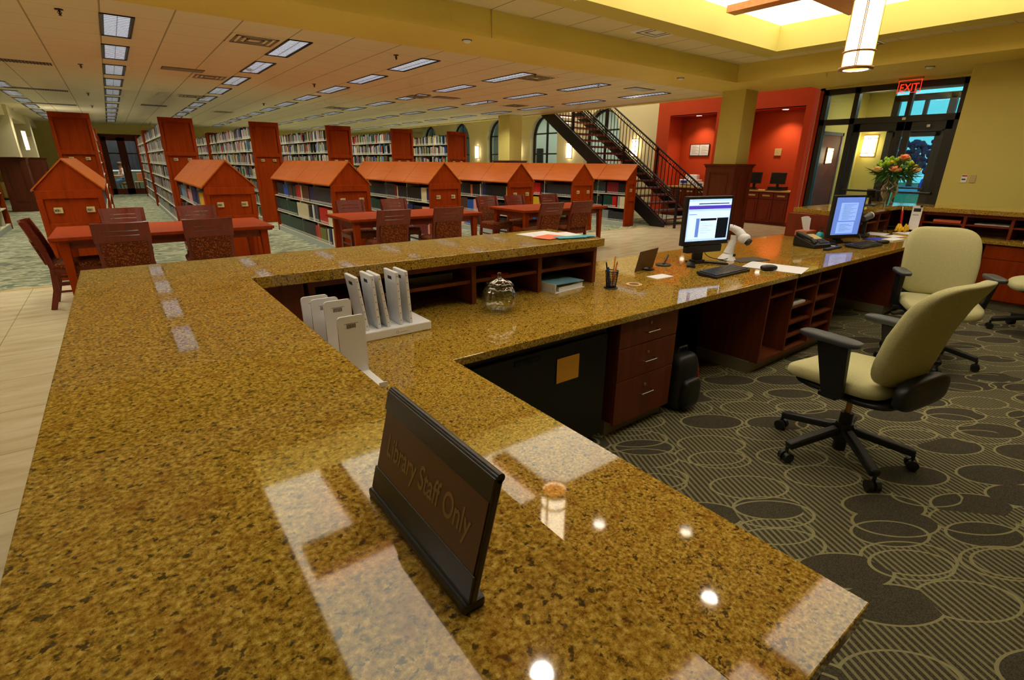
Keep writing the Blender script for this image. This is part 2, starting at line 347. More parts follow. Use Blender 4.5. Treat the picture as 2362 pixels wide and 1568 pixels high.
w = MB(); w.box(TX0-.35, TX0, TY0-.35, TY1+.35, 3.17, 3.52); w.box(TX1, TX1+.35, TY0-.35, TY1+.35, 3.17, 3.52); w.box(TX0, TX1, TY0-.35, TY0, 3.17, 3.52); w.box(TX0, TX1, TY1, TY1+.35, 3.17, 3.52)
S(w.build('ceiling', 'yellow_paint'))
g = box('luminous_ceiling_panel', 'tray_glow', TX0, TX1, TY0, TY1, 3.52, 3.56)
tag(g, 'large glowing white ceiling panel above the wooden lattice over the service desk', 'ceiling light')
lt = thing('wooden_ceiling_lattice', 'orange wooden lattice hanging below the glowing ceiling panel over the desk', 'ceiling lattice', (4.5, 2.3, 3.34))
def L(name, x0, x1, y0, y1, z0=3.34, z1=3.42): return box(name, 'light_wood', x0-4.5, x1-4.5, y0-2.3, y1-2.3, z0-3.34, z1-3.34, lt)
L('centre_board', 1.2, 7.6, 1.45, 3.05, 3.36, 3.40)
for y0 in (3.06, 1.1): L('beam', .6, 8.0, y0, y0+.34)
for x0 in (1.02, 3.0, 4.7, 6.68): L('cross_beam', x0, x0+.2, 3.4, 4.32); L('cross_beam', x0, x0+.2, .5, 1.1)
for q in ((1.9, 1.9), (7.3, 1.9), (1.9, 2.9), (7.3, 2.9)): MB().cyl((q[0]-4.5, q[1]-2.3, .06), (q[0]-4.5, q[1]-2.3, .18), .008, n=6).build('hanger_rod', 'iron', lt)
# door wall (x = 11.2) : lintel strip above frame; hall walls
S(box('wall_right', 'yellow_paint', 11.2, 11.3, 2.4, 5.0, 2.86, 3.3))
d = MB(); d.prism([(11.2, 4.9), (11.3, 4.9), (13.78, 6.1), (13.73, 6.22), (11.2, 4.98)], 0, 6); S(d.build('wall_hall', 'red_paint_deep', fixn=True))
# red wall with two alcoves
A1 = (6.38, 8.0); A2 = (8.75, 10.3); AT = 2.86
w = MB()
for y0, y1 in ((6.15, A1[0]), (A1[1], A2[0]), (A2[1], 10.75)): w.box(13.73, 14.45, y0, y1, 0, 6)
w.box(13.73, 14.45, A1[0], A1[1], AT, 6); w.box(13.73, 14.45, A2[0], A2[1], AT, 6)
w.box(14.4, 14.5, 6.2, 10.7, 0, AT); S(w.build('wall_hall', 'red_paint'))
S(box('baseboard_hall', 'cherry_dark', 13.70, 13.73, 6.15, 6.38, 0, .1)); S(box('baseboard_hall', 'cherry_dark', 13.70, 13.73, 8.0, 8.75, 0, .1))
# arched window wall
WX = 13.75; HW = .82; SP = 2.45
def arch_wall():
    w = MB(); y = 10.75
    for k in range(5):
        c = 13.1+3.1*k; w.box(WX, WX+.35, y, c-HW, 0, 6); w.box(WX, WX+.35, c-HW, c+HW, 0, .45)
        n = 14
        for i in range(n):
            a0 = pi-pi*i/n; a1 = pi-pi*(i+1)/n; p0 = (c+HW*cos(a0), SP+HW*sin(a0)); p1 = (c+HW*cos(a1), SP+HW*sin(a1))
            w.prism([(p0[0], p0[1]), (p1[0], p1[1]), (p1[0], 6), (p0[0], 6)], WX, WX+.35, 'x')
        y = c+HW
    w.box(WX, WX+.35, y, 29.1, 0, 6)
    return w
S(arch_wall().build('wall_hall', 'cream_paint', fixn=True))
for k in range(5):
    c = 13.1+3.1*k
    e = bpy.data.objects.new('window_%d' % (k+1), None); COL.objects.link(e); e.location = (WX+.22, c, 0); S(e)
    fr = MB(); n = 16; r = HW; t_ = .07
    fr.box(-.04, .04, -r, -r+t_, .45, SP); fr.box(-.04, .04, r-t_, r, .45, SP); fr.box(-.04, .04, -r, r, .45, .53)
    for i in range(n):
        a0 = pi*i/n; a1 = pi*(i+1)/n
        fr.prism([(r*cos(a0), SP+r*sin(a0)), (r*cos(a1), SP+r*sin(a1)), ((r-t_)*cos(a1), SP+(r-t_)*sin(a1)), ((r-t_)*cos(a0), SP+(r-t_)*sin(a0))], -.04, .04, 'x')
    fr.box(-.035, .035, -.03, .03, .5, SP+r-.03)
    for z in (1.1, 1.85, 2.6): fr.box(-.03, .03, -r+.02, r-.02, z-.025, z+.025)
    fr.build('window_frame', 'frame_dark', e, fixn=False)
    g = MB(); pts = [(-r+.03, .5), (r-.03, .5)]+[((r-.03)*cos(pi*i/n), SP+(r-.03)*sin(pi*i/n)) for i in range(n+1)]
    g.prism(pts, -.006, .006, 'x'); g.build('pane', 'pane_glass', e)
# porch behind the windows
S(box('wall_porch', 'grey_paint', 17.6, 17.75, 10.4, 30, 0, 3.98)); S(box('floor', 'outdoor_ground', 14.1, 17.75, 10.4, 30, -.1, 0)); S(box('ceiling', 'grey_paint', 14.1, 17.75, 10.4, 30, 3.9, 4.0))
for y in (14.9, 18.0, 21.2): S(box('door_%d' % int(y-8), 'frame_dark', 17.53, 17.6, y-.5, y+.5, 0, 2.2))
S(box('wall_porch', 'grey_paint', 14.1, 17.75, 29.9, 30.1, 0, 4)); S(box('wall_porch', 'grey_paint', 14.5, 17.75, 10.3, 10.4, 0, 4))
# left columns / arcade
for y0, lb in ((20.6, 0), (25.4, 1)):
    S(box('wall_left', 'cream_paint', -2.5, -2.0, y0+.08, y0+.55, 1.52, 2.9))  # yellow columns coloured cream, painting in the light that washes them
S(box('ceiling', 'cream_paint', -2.6, -2.08, 19.5, 29, 2.62, 2.9)); 
def wainscot(name, label, x, y, w, d, h, face=('-y', '+x'), grp=None):
    t = thing(name, label, 'column base', (x, y, 0), group=grp)
    box('shaft', 'panel_wood', -w/2, w/2, -d/2, d/2, .12, h-.05, t)
    box('plinth', 'panel_wood', -w/2-.025, w/2+.025, -d/2-.025, d/2+.025, 0, .13, t, .006)
    c = MB(); c.box(-w/2-.03, w/2+.03, -d/2-.03, d/2+.03, h-.07, h-.03); c.box(-w/2-.05, w/2+.05, -d/2-.05, d/2+.05, h-.03, h); c.build('cap', 'panel_wood', t, .006)
    for s in (-1, 1):
        p = MB(); y_ = s*(d/2+.006); 
        for a in ((-w/2, -w/2+.1, .13, h-.07), (w/2-.1, w/2, .13, h-.07), (-w/2+.1, w/2-.1, .13, .24), (-w/2+.1, w/2-.1, h-.17, h-.07)): p.box(a[0], a[1], min(y_-.012*s, y_+.012*s), max(y_-.012*s, y_+.012*s), a[2], a[3])
        p.box(-w/2+.15, w/2-.15, min(y_-.01*s, y_+.006*s), max(y_-.01*s, y_+.006*s), .3, h-.23); p.build('raised_panel', 'panel_wood', t)
        p = MB(); x_ = s*(w/2+.006)
        for a in ((-d/2, -d/2+.1, .13, h-.07), (d/2-.1, d/2, .13, h-.07), (-d/2+.1, d/2-.1, .13, .24), (-d/2+.1, d/2-.1, h-.17, h-.07)): p.box(min(x_-.012*s, x_+.012*s), max(x_-.012*s, x_+.012*s), a[0], a[1], a[2], a[3])
        p.box(min(x_-.01*s, x_+.006*s), max(x_-.01*s, x_+.006*s), -d/2+.15, d/2-.15, .3, h-.23); p.build('raised_panel', 'panel_wood', t)
    return t
wainscot('panelled_column_base', 'tall dark panelled wood column base at the far left, nearer of two', -2.24, 21.2, .56, .6, 1.52)
wainscot('panelled_column_base', 'tall dark panelled wood column base at the far left, farther of two', -2.14, 25.7, .56, .6, 1.52)
# main columns
S(box('wall_column', 'yellow_paint', 10.17, 10.62, 5.92, 6.42, 1.52, 2.9)); S(box('wall_column', 'yellow_paint', 10.12, 10.6, 13.55, 14.15, 1.57, 2.9))
wainscot('panelled_column_base', 'reddish panelled wood base of the yellow column beside the staircase foot', 10.4, 6.18, .62, .66, 1.52)
wainscot('panelled_column_base', 'wood base of the farther yellow column, its cap showing behind the low bookcases', 10.36, 13.85, .66, .8, 1.57)
# ---- inner storefront at x = 11.2
X = 11.2
fr = MB()
for y0, y1 in ((4.82, 4.92), (4.29, 4.37), (2.42, 2.5+.3)): fr.box(X, X+.12, y0, y1, 0, 2.86)
fr.box(X, X+.12, 2.5, 4.9, 2.77, 2.87); fr.box(X, X+.12, 2.5, 4.9, 2.24, 2.34); fr.box(X, X+.12, 4.3, 4.9, 0, .12); fr.box(X+.01, X+.11, 3.46, 3.52, 2.3, 2.8)
e = bpy.data.objects.new('door_1', None); COL.objects.link(e); S(e)
fr.build('door_frame', 'frame_dark', e)
def leaf(x, y0, y1, nm, pb=1):
    m = MB(); m.box(x+.03, x+.08, y0, y0+.1, 0.01, 2.24); m.box(x+.03, x+.08, y1-.1, y1, 0.01, 2.24); m.box(x+.03, x+.08, y0, y1, 2.1, 2.24); m.box(x+.03, x+.08, y0, y1, .01, .26)
    l = m.build('door_leaf', 'frame_dark', nm)
    box('door_pane', 'pane_glass', x+.05, x+.056, y0+.1, y1-.1, .26, 2.1, l)
    b = MB(); b.cyl((x-.03, y0+.04, 1.07), (x-.03, y1-.04, 1.07), .018, n=10); b.box(x-.03, x+.03, y0+.04, y0+.09, 1.05, 1.09); b.box(x-.03, x+.03, y1-.09, y1-.04, 1.05, 1.09); b.build('push_bar', 'frame_dark', l)
    return l
leaf(X, 3.5, 4.28, e); leaf(X, 2.8, 3.48, e)
box('pane', 'pane_glass', X+.05, X+.056, 4.37, 4.82, .12, 2.24, e); box('pane', 'pane_glass', X+.05, X+.056, 4.37, 4.82, 2.34, 2.77, e)
box('pane', 'pane_glass', X+.05, X+.056, 3.52, 4.29, 2.34, 2.77, e); box('pane', 'pane_glass', X+.05, X+.056, 2.8, 3.46, 2.34, 2.77, e)
for y, z in ((3.48, 2.27), (3.1, 2.14)): box('door_sensor', 'white_plastic', X-.02, X+.0, y, y+.05, z, z+.04, e)
# ---- vestibule
S(box('floor', 'travertine', 11.3, 13.7, 2.4, 5.1, -.1, 0)); S(box('ceiling', 'grey_paint', 11.3, 13.7, 2.4, 5.1, 3.0, 3.1))
S(box('wall_vestibule', 'yellow_paint', 11.32, 13.7, 5.0, 5.05, 0, 3.0)); S(box('wall_vestibule', 'yellow_paint', 11.3, 13.7, 2.35, 2.5, 0, 3.0)); S(box('wall_vestibule', 'yellow_paint', 13.6, 13.7, 4.52, 5.05, 0, 3.0))
e3 = bpy.data.objects.new('door_2', None); COL.objects.link(e3); S(e3)
m = MB(); m.box(11.62, 12.5, 4.95, 4.995, 0, 2.1); m.build('door_leaf', 'panel_wood', e3); m = MB(); m.box(11.56, 11.62, 4.94, 5.0, 0, 2.16); m.box(12.5, 12.56, 4.94, 5.0, 0, 2.16); m.box(11.56, 12.56, 4.94, 5.0, 2.1, 2.16); m.build('door_frame', 'plastic_grey', e3)
m = MB(); X2 = 13.6
for y0, y1 in ((4.40, 4.52), (3.44, 3.56), (2.5, 2.6)): m.box(X2, X2+.1, y0, y1, 0, 2.9)
m.box(X2, X2+.1, 2.5, 4.52, 2.8, 2.92); m.box(X2, X2+.1, 2.5, 4.52, 2.2, 2.5); m.box(X2+.02, X2+.08, 3.9, 3.97, 2.5, 2.8); m.box(X2+.02, X2+.08, 2.95, 3.02, 2.5, 2.8)
e2 = bpy.data.objects.new('door_3', None); COL.objects.link(e2); S(e2); m.build('door_frame', 'frame_dark', e2)
leaf(X2, 3.56, 4.4, e2); leaf(X2, 2.6, 3.44, e2)
box('pane', 'pane_glass', X2+.05, X2+.056, 2.6, 4.4, 2.5, 2.8, e2)
# outside, at dusk
S(box('ground', 'outdoor_grass', 14.5, 70, -40, 30, -.25, -.15)); S(box('pavement', 'outdoor_ground', 13.75, 24, -20, 10, -.2, -.12))
S(box('pavement', 'outdoor_ground', 40, 58, -40, 40, -.14, -.1))
def tree(x, y, h, r, lab):
    t = thing('tree', lab, 'tree', (x, y, -.15), group='trees beyond the car park')
    MB().cyl((0, 0, 0), (0, 0, h*.55), .22, .12, n=10).build('trunk', 'steel_black', t)
    rng = random.Random(int(x*7+y)); m = MB()
    for i in range(300):
        a = rng.uniform(0, 2*pi); q = rng.uniform(0, 1)**.5*r; z = h*.62+rng.uniform(-.35, .25)*h; s_ = rng.uniform(.3, .6)*r*.25
        m.T = Tr(q*cos(a), q*sin(a), z) @ R(rng.uniform(0, 3), rng.uniform(0, 3), 0); m.sell(s_*1.6, s_*1.3, s_, .8, .8, nu=8, nv=5)
    m.T = Matrix.Identity(4); m.build('crown', 'tree_dark', t)
tree(55, 15.7, 4.3, 2.4, 'dark bushy tree outside the doors, seen through the left glass leaf')
tree(58, 12.6, 2.7, 1.6, 'dark rounded tree outside the doors, right of the bushiest one'); tree(64, 21.5, 3.6, 2.4, 'dark tall tree outside the doors, farthest to the left behind others')
c = thing('parked_car', 'dark car parked outside beyond the glass entrance doors', 'car', (46, 11.2, -.12))
m = MB(); m.T = Tr(0, 0, .55); m.sell(4.2, 1.7, .7, .3, .3); m.T = Tr(-.1, 0, 1.0); m.sell(2.3, 1.5, .8, .5, .4); m.T = Matrix.Identity(4); m.build('body', 'card_blue', c)
for x in (-1.3, 1.3):
    for y in (-.8, .8): MB().cyl((x, y-.1, .32), (x, y+.1, .32), .32).build('wheel', 'plastic_black', c)
W = bpy.data.worlds.new('dusk'); SC.world = W; W.use_nodes = True; W.node_tree.nodes['Background'].inputs[0].default_value = (*lin(110, 228, 255), 1); W.node_tree.nodes['Background'].inputs[1].default_value = 1.5
# ---- study room behind the far double door
S(box('floor', 'stack_carpet', -3, 5, 29.15, 34, -.1, 0)); S(box('wall_study', 'green_wall', -3, 5, 33.9, 34, 0, .95)); S(box('wall_study', 'navy_glass', -3, 5, 33.9, 34, .95, 3)); S(box('trim_3', 'white_plastic', -3, 5, 33.86, 33.9, .9, .97))
S(box('wall_study', 'green_wall', -3.1, -3, 29.15, 34, 0, 3)); S(box('wall_study', 'green_wall', 5, 5.1, 29.15, 34, 0, 3)); S(box('ceiling', 'ceiling_tile', -3, 5, 29.15, 34, 2.9, 3))
e = bpy.data.objects.new('door_4', None); COL.objects.link(e); S(e); e.location = (0, 28.97, 0)
m = MB(); m.box(-.2, -.1, 0, .12, 0, 2.5); m.box(1.2, 1.3, 0, .12, 0, 2.5); m.box(-.2, 1.3, 0, .12, 2.38, 2.5); m.build('door_frame', 'panel_wood', e)
for x0 in (-.1, .55):
    m = MB(); m.box(x0, x0+.14, .02, .07, .01, 2.38); m.box(x0+.51, x0+.65, .02, .07, .01, 2.38); m.box(x0, x0+.65, .02, .07, 2.24, 2.38); m.box(x0, x0+.65, .02, .07, .01, .26)
    l = m.build('door_leaf', 'panel_wood', e); box('door_pane', 'pane_glass', x0+.14, x0+.51, .04, .046, .26, 2.24, l); box('glazing_bar', 'panel_wood', x0+.14, x0+.51, .03, .06, 1.7, 1.75, l)
    MB().cyl((x0+(.58 if x0 < 0 else .07), -.03, .95), (x0+(.58 if x0 < 0 else .07), -.03, 1.25), .012, n=8).build('door_handle', 'brass', l)
# ================================================================== SERVICE DESK
UZ, LZ = 1.05, .75
o = MB().prism([(-.19, -.75), (.368, -.75), (.368, 2.237), (2.44, 2.237), (2.455, 2.8), (-.19, 2.8)], 1.0, UZ).build('granite_ledge', 'granite', bevel=.003)
tag(o, 'high speckled golden granite ledge, L-shaped, filling the left foreground', 'counter')
o = MB().prism([(.372, .165), (.952, .165), (.952, 1.64), (7.47, 1.64), (7.47, -2.6), (8.25, -2.6), (8.25, 2.83), (.372, 2.83)], .715, LZ).build('granite_worktop', 'granite', bevel=.003)
tag(o, 'lower granite worktop carrying the two computers, running from left front to right', 'counter')
o = MB().prism([(5.95, 2.22), (7.68, 2.22), (7.68, -2.6), (8.25, -2.6), (8.25, 2.8), (6.18, 2.8)], 1.0, UZ).build('granite_ledge', 'granite', bevel=.003)
tag(o, 'high granite ledge on the far right, under the flower vase', 'counter')
# body under the high ledge
b = thing('service_desk_base', 'wooden body of the service desk under the near high ledge', 'desk base', (0, 0, 0))
box('outer_panel', 'panel_wood', -.15, -.1, -.7, 2.75, 0, 1.0, b); box('back_panel', 'panel_wood', -.15, 2.4, 2.72, 2.76, .752, 1.0, b); box('back_panel', 'panel_wood', -.15, 2.4, 2.72, 2.76, 0, .714, b)
box('inner_panel', 'desk_wood', .3, .34, -.7, 2.3, .0, 1.0, b); box('corner_panel', 'desk_wood', .372, .58, 2.3, 2.33, .752, 1.0, b); box('end_panel', 'desk_wood', .34, .372, .17, 2.3, 0, .714, b)
box('end_panel', 'panel_wood', .3725, .93, .2, .23, 0, .714, b); box('plinth', 'toe_kick', -.1, .3, -.65, 2.7, 0, .09, b)
def cubby(name, label, loc, rz, w, d, h, cols, shelves, wood_='desk_wood'):
    t = thing(name, label, 'shelf unit', loc, rz)
    box('back_panel', 'panel_wood', 0, w, d-.015, d, 0, h, t); box('top_rail', wood_, 0, w, 0, .02, h-.035, h, t)
    for x in cols: box('divider', wood_, x-.014, x+.014, 0, d-.016, 0, h-.036, t)
    for x0, x1, z in shelves: box('shelf', wood_, x0+.0145, x1-.0145, .012, d-.016, z-.009, z+.009, t)
    return t
cubby('pigeonhole_unit', 'row of dark wood pigeonholes under the near high ledge behind the glass jar', (.6, 2.30, .752), 0, 1.84, .4, .246, (.015, .44, .88, 1.355, 1.825), ((.015, .44, .125), (.44, .88, .125), (.88, 1.355, .125), (1.355, 1.825, .125)))
cubby('pigeonhole_unit', 'dark wood pigeonholes under the far ledge behind the second monitor', (6.2, 2.28, .752), 0, 1.44, .4, .246, (.015, .36, .72, 1.08, 1.425), ((.015, .36, .12), (.36, .72, .12), (.72, 1.08, .12), (1.08, 1.425, .12)))
cubby('pigeonhole_unit', 'reddish wood open shelves along the right ledge below the yellow wall', (7.74, 2.0, .752), -pi/2, 4.4, .4, .246, (.015, .42, .83, 1.23, 1.63, 2.05, 2.5, 3.4, 4.38), ((.015, .42, .12), (.42, .83, .12), (.83, 1.23, .12), (1.23, 1.63, .12), (1.63, 2.05, .12), (2.05, 2.5, .12)), 'cherry_dark')
box_end = box('desk_end_panel', 'cherry_dark', 5.98, 6.19, 2.28, 2.76, .752, .999); tag(box_end, 'reddish wood end of the far ledge behind the tissue box', 'desk panel')
b = thing('service_desk_base', 'wooden public-side body of the desk below the worktop, right of the near ledge', 'desk base')
box('back_panel', 'panel_wood', 2.45, 8.2, 2.72, 2.76, 0, .714, b); box('back_panel', 'panel_wood', 6.19, 8.2, 2.715, 2.76, .752, .999, b); box('side_panel', 'panel_wood', 8.16, 8.2, -2.5, 2.71, 0, .714, b); box('side_panel', 'panel_wood', 8.16, 8.2, -2.5, 2.71, .752, .999, b)
# pedestals and units facing the staff side (-y)
def drawers(name, label, x0, x1, y, hs, z0=.1, mat='desk_wood', d=.55, locks=True):
    t = thing(name, label, 'drawer unit', (x0, y, 0)); w = x1-x0
    box('carcass', 'panel_wood', 0, w, .02, d, z0, .714, t); box('toe_kick', 'toe_kick', .0, w, .06, d, 0, z0, t)
    z = .705
    for h in hs:
        q = box('drawer', mat, .004, w-.004, 0, .019, z-h+.004, z, t, .002)
        c = MB(); zc = z-h/2-.005 if h < .25 else z-.11; c.tube([(w/2-.055, 0, zc), (w/2-.05, -.028, zc), (w/2+.05, -.028, zc), (w/2+.055, 0, zc)], .0045); c.build('handle', 'chrome', q)
        if locks: MB().cyl((w/2, .0, zc+.045), (w/2, -.006, zc+.045), .009, n=12).build('lock', 'brass', q)
        z -= h
    return t
drawers('drawer_pedestal', 'three-drawer wood pedestal under the worktop next to the black cabinet', 1.99, 2.5, 1.67, (.155, .195, .27))
drawers('drawer_pedestal', 'narrow three-drawer wood pedestal under the far end of the worktop behind the cream chair', 6.28, 6.78, 1.67, (.155, .195, .27))
t = thing('black_cabinet', 'black laminate cabinet under the worktop with a yellow note on it', 'cabinet', (1.0, 1.69, 0))
box('carcass', 'black_laminate', 0, .93, .02, .55, .06, .712, t); box('door', 'black_laminate', .01, .92, 0, .019, .08, .66, t, .003); box('finger_pull', 'screen_black', .3, .45, -.004, .002, .615, .64, t)
n = MB().box(1.56, 1.71, 1.6845, 1.6875, .465, .595).build('sticky_note', 'note_yellow'); tag(n, 'yellow handwritten note stuck on the black cabinet under the worktop', 'note')
for i in range(5): box('handwriting', 'tan', 1.575, 1.69-.01*(i % 3), 1.6842, 1.6845, .57-.02*i, .572-.02*i, n)
t = thing('backpack', 'black bag with red trim on the carpet beside the drawer pedestal', 'bag', (2.66, 1.72, .006))
m = MB(); m.T = Tr(0, 0, .19); m.sell(.22, .18, .38, .5, .6); m.T = Tr(0, -.08, .13); m.sell(.17, .09, .2, .5, .5); m.build('body', 'plastic_black', t)
MB().tube([(-.05, 0, .37), (-.04, 0, .41), (.04, 0, .41), (.05, 0, .37)], .008).build('strap', 'plastic_black', t); MB().tube([(.085, -.075, .06), (.095, -.08, .18), (.08, -.07, .3)], .006).build('piping', 'pen_red', t)
# tall slot unit under the worktop between the two chairs
t = thing('slot_unit', 'wood shelf unit with open slots under the worktop between the two workstations', 'shelf unit', (3.57, 1.67, 0))
w = 1.2; box('back_panel', 'panel_wood', 0, w, .5, .52, .12, .714, t); box('side_panel', 'desk_wood', 0, .02, 0, .5, .1, .714, t); box('side_panel', 'desk_wood', w-.02, w, 0, .5, .1, .714, t)
box('bottom_panel', 'desk_wood', .02, w-.02, 0, .5, .1, .12, t); box('plinth', 'toe_kick', -.02, w+.02, .06, .5, 0, .1, t)
box('side_panel', 'desk_wood', .38, .4, 0, .5, .12, .714, t); box('side_panel', 'desk_wood', .78, .8, 0, .5, .12, .714, t)
for x0, x1, zs in ((.02, .38, (.6,)), (.4, .78, (.6, .46, .33, .22)), (.8, 1.18, (.6, .46, .33, .22))):
    for z in zs: box('shelf', 'desk_wood', x0, x1, .01, .5, z-.008, z+.008, t)
pp = box('paper_stack', 'paper_white', 4.0, 4.25, 1.7, 1.95, .4685, .485); tag(pp, 'white paper stack on a middle shelf of the slot unit under the worktop', 'paper')
t = thing('bottle', 'black bottle with white label in the tall slot under the worktop', 'bottle', (3.68, 1.76, .12)); MB().lathe([(0, 0), (.03, 0), (.03, .13), (.012, .18), (.012, .21), (0, .21)], 16).build('body', 'plastic_black', t); MB().cyl((0, 0, .02), (0, 0, .075), .031, n=16).build('bottle_label', 'paper_white', t)
# right hand run (facing -x)
t = thing('base_cabinet', 'orange-red wood base cabinet under the right worktop below the yellow wall', 'cabinet', (7.5, 1.3, 0), -pi/2)
box('carcass', 'cherry_dark', 0, 3.8, .02, .6, .1, .714, t); box('toe_kick', 'toe_kick', 0, 3.8, .07, .6, 0, .1, t)
for i in range(4):
    x0 = .01+i*.95; q = box('drawer', 'cherry', x0, x0+.93, 0, .019, .56, .7, t, .002); MB().tube([(x0+.38, 0, .64), (x0+.385, -.028, .64), (x0+.52, -.028, .64), (x0+.525, 0, .64)], .0045).build('handle', 'chrome', q)
    for j in (0, 1):
        xx = x0+j*.467; q = box('door', 'cherry', xx, xx+.463, 0, .019, .12, .555, t, .002); hx = xx+(.42 if j == 0 else .04); MB().tube([(hx, 0, .5), (hx, -.028, .495), (hx, -.028, .4), (hx, 0, .395)], .0045).build('handle', 'chrome', q)
# ================================================================== BOOKCASES
PITCH_X = 1.81; FY, BY = 8.65, 12.6
EAVE, RIDGE = 1.14, 1.48; HWD = .33
def plates(t, z, pts, mat='plate_beige', w=.085, h=.07, y=-.004):
    for x in pts:
        p = box('range_label', mat, x-w/2, x+w/2, y-.012, y, z-h/2, z+h/2, t, .002); q = MB()
        for i in (-1, 0, 1): q.box(x-.028+.02*i, x-.012+.02*i+.01, y-.0125, y-.012, z-.018, z+.012)
        q.build('range_number', 'vent_grey', p)
def low_case(name, label, x, y0, L, half=False, grp=None):
    t = thing(name, label, 'bookcase', (x, y0, 0), group=grp)
    hw = HWD; xr = 0 if half else hw
    g = [(-hw, 0), (xr, 0), (xr, EAVE if not half else RIDGE), (0, RIDGE), (-hw, EAVE)] if not half else [(-hw, 0), (0, 0), (0, RIDGE), (-hw, EAVE)]
    MB().prism(g, 0, .035, 'y').build('end_panel', 'cherry', t, .004); MB().prism(g, L-.035, L, 'y').build('end_panel', 'cherry', t, .004)
    f = MB()
    for a in ((-hw, xr, EAVE-.12, EAVE-.02), (-hw, -hw+.06, 0, EAVE-.12), (xr-.06, xr, 0, EAVE-.12), (-hw+.06, xr-.06, .62, .72), (-hw+.06, xr-.06, 0, .1)): f.box(a[0], a[1], -.024, 0, a[2], a[3])
    f.build('end_frame', 'cherry', t, .004)
    plates(t, .88, ((-.18,) if half else (-.15, .17)))
    ang = math.atan2(RIDGE-EAVE, hw)
    for s in ((-1,) if half else (-1, 1)):
        m = MB(); th = .022; ov = .03
        for k in range(4):
            a = k*L/4+.005-(.025 if k == 0 else 0); b2 = (k+1)*L/4-.005
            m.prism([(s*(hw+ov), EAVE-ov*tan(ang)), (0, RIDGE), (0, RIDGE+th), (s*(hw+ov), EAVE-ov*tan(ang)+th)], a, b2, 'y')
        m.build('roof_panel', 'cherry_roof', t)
        for z in (.12, .455, .785): box('shelf', 'shelf_metal', min(s*.02, s*(hw-.015)), max(s*.02, s*(hw-.015)), .036, L-.036, z-.02, z, t)
        box('kick_plate', 'kick_grey', min(s*(hw-.03), s*(hw-.015)), max(s*(hw-.03), s*(hw-.015)), .036, L-.036, 0, .1, t)
        for k in (1, 2, 3): box('upright', 'shelf_metal', min(s*.03, s*(hw-.02)), max(s*.03, s*(hw-.02)), k*L/4-.008, k*L/4+.008, .12, EAVE-.02, t)
    box('core_panel', 'panel_wood', -.012, .012 if not half else 0, .036, L-.036, .1, RIDGE-.06, t)
    return t
LN = ['leftmost', 'second from left', 'third from left', 'fourth from left', 'fifth from left', 'sixth from left']
for k in range(6): low_case('low_bookcase', 'low gabled cherry-wood bookcase with sloped top, %s of the row' % LN[k], -.48+PITCH_X*k, FY, BY-FY)
low_case('low_bookcase', 'single-sided low gabled bookcase at the right end of the row beside the stairs', 10.42, FY, BY-FY, True)
low_case('low_bookcase', 'low wooden bookcase cut off by the left edge of the picture', -2.34, 13.3, 2.6)
TY, TL, TH = 14.3, 6.9, 2.38
SHZ = (.12, .44, .76, 1.08, 1.40, 1.72, 2.03)
def tall(label, x, y, L, lab=True):
    t = thing('tall_bookcase', label, 'bookcase', (x, y, 0)); hw = .33
    for yy in (0, L-.04): box('end_panel', 'cherry', -hw, hw, yy, yy+.04, 0, TH, t, .004)
    f = MB()
    for a in ((-hw, hw, TH-.1, TH), (-hw, -hw+.06, 1.66, TH-.1), (hw-.06, hw, 1.66, TH-.1), (-hw, hw, 1.58, 1.66), (-hw, -hw+.06, .1, 1.58), (hw-.06, hw, .1, 1.58), (-hw, hw, 0, .1)): f.box(a[0], a[1], -.026, 0, a[2], a[3])
    f.build('end_frame', 'cherry', t, .004)
    if lab: plates(t, 1.5, (-.13, .14), w=.08, h=.06)
    for s in (-1, 1):
        for z in SHZ: box('shelf', 'shelf_metal', min(s*.01, s*(hw-.03)), max(s*.01, s*(hw-.03)), .041, L-.041, z-.022, z, t)
        box('kick_plate', 'kick_grey', min(s*(hw-.04), s*(hw-.025)), max(s*(hw-.04), s*(hw-.025)), .041, L-.041, 0, .1, t)
        n = round(L/.93)
        for k in range(1, n): box('upright', 'shelf_metal', min(s*.02, s*(hw-.05)), max(s*.02, s*(hw-.05)), k*L/n-.006, k*L/n+.006, .1, 2.25, t)
    box('core_panel', 'shelf_metal', -.009, .009, .041, L-.041, .1, 2.2, t)
    return t
TN = ['leftmost', 'second from left', 'third from left', 'fourth from left', 'fifth from left', 'rightmost']
for k in range(6):
    x = -.48+PITCH_X*k+.03*k*.6
    tall('tall cherry-wood library bookcase with panelled end, %s of the front rank' % TN[k], x, TY, TL)
    if k < 4: tall('tall bookcase standing in the rear rank behind the %s front bookcase' % TN[k], x, TY+TL+.35, 5.6, False)
# ================================================================== BOOKS
BC = {'black': (22, 24, 28), 'charcoal': (46, 48, 52), 'navy': (26, 38, 92), 'blue': (36, 84, 170), 'sky blue': (90, 150, 190), 'dark green': (22, 60, 44), 'green': (60, 120, 60), 'olive': (112, 116, 34),
      'red': (190, 24, 20), 'dark red': (110, 20, 22), 'brown': (84, 50, 28), 'orange': (206, 100, 30), 'yellow': (222, 178, 40), 'cream': (214, 204, 160), 'white': (226, 226, 220), 'grey': (140, 142, 140), 'pink': (220, 150, 140)}
BN = list(BC)
for n_, c_ in BC.items(): flat('book_'+n_.replace(' ', '_'), c_, .45)
def bmat(n_): return 'book_'+n_.replace(' ', '_')
flat('book_pages', (216, 208, 180), .8); flat('spine_sticker', (226, 226, 222), .6)
PROTO = {}
def book_mb(m, x, y, z, d, t, h, s):
    # spine faces s*x ; x = spine plane
    x1 = x-s*d; m.box(min(x, x1), max(x, x1), y, y+t, z, z+h)
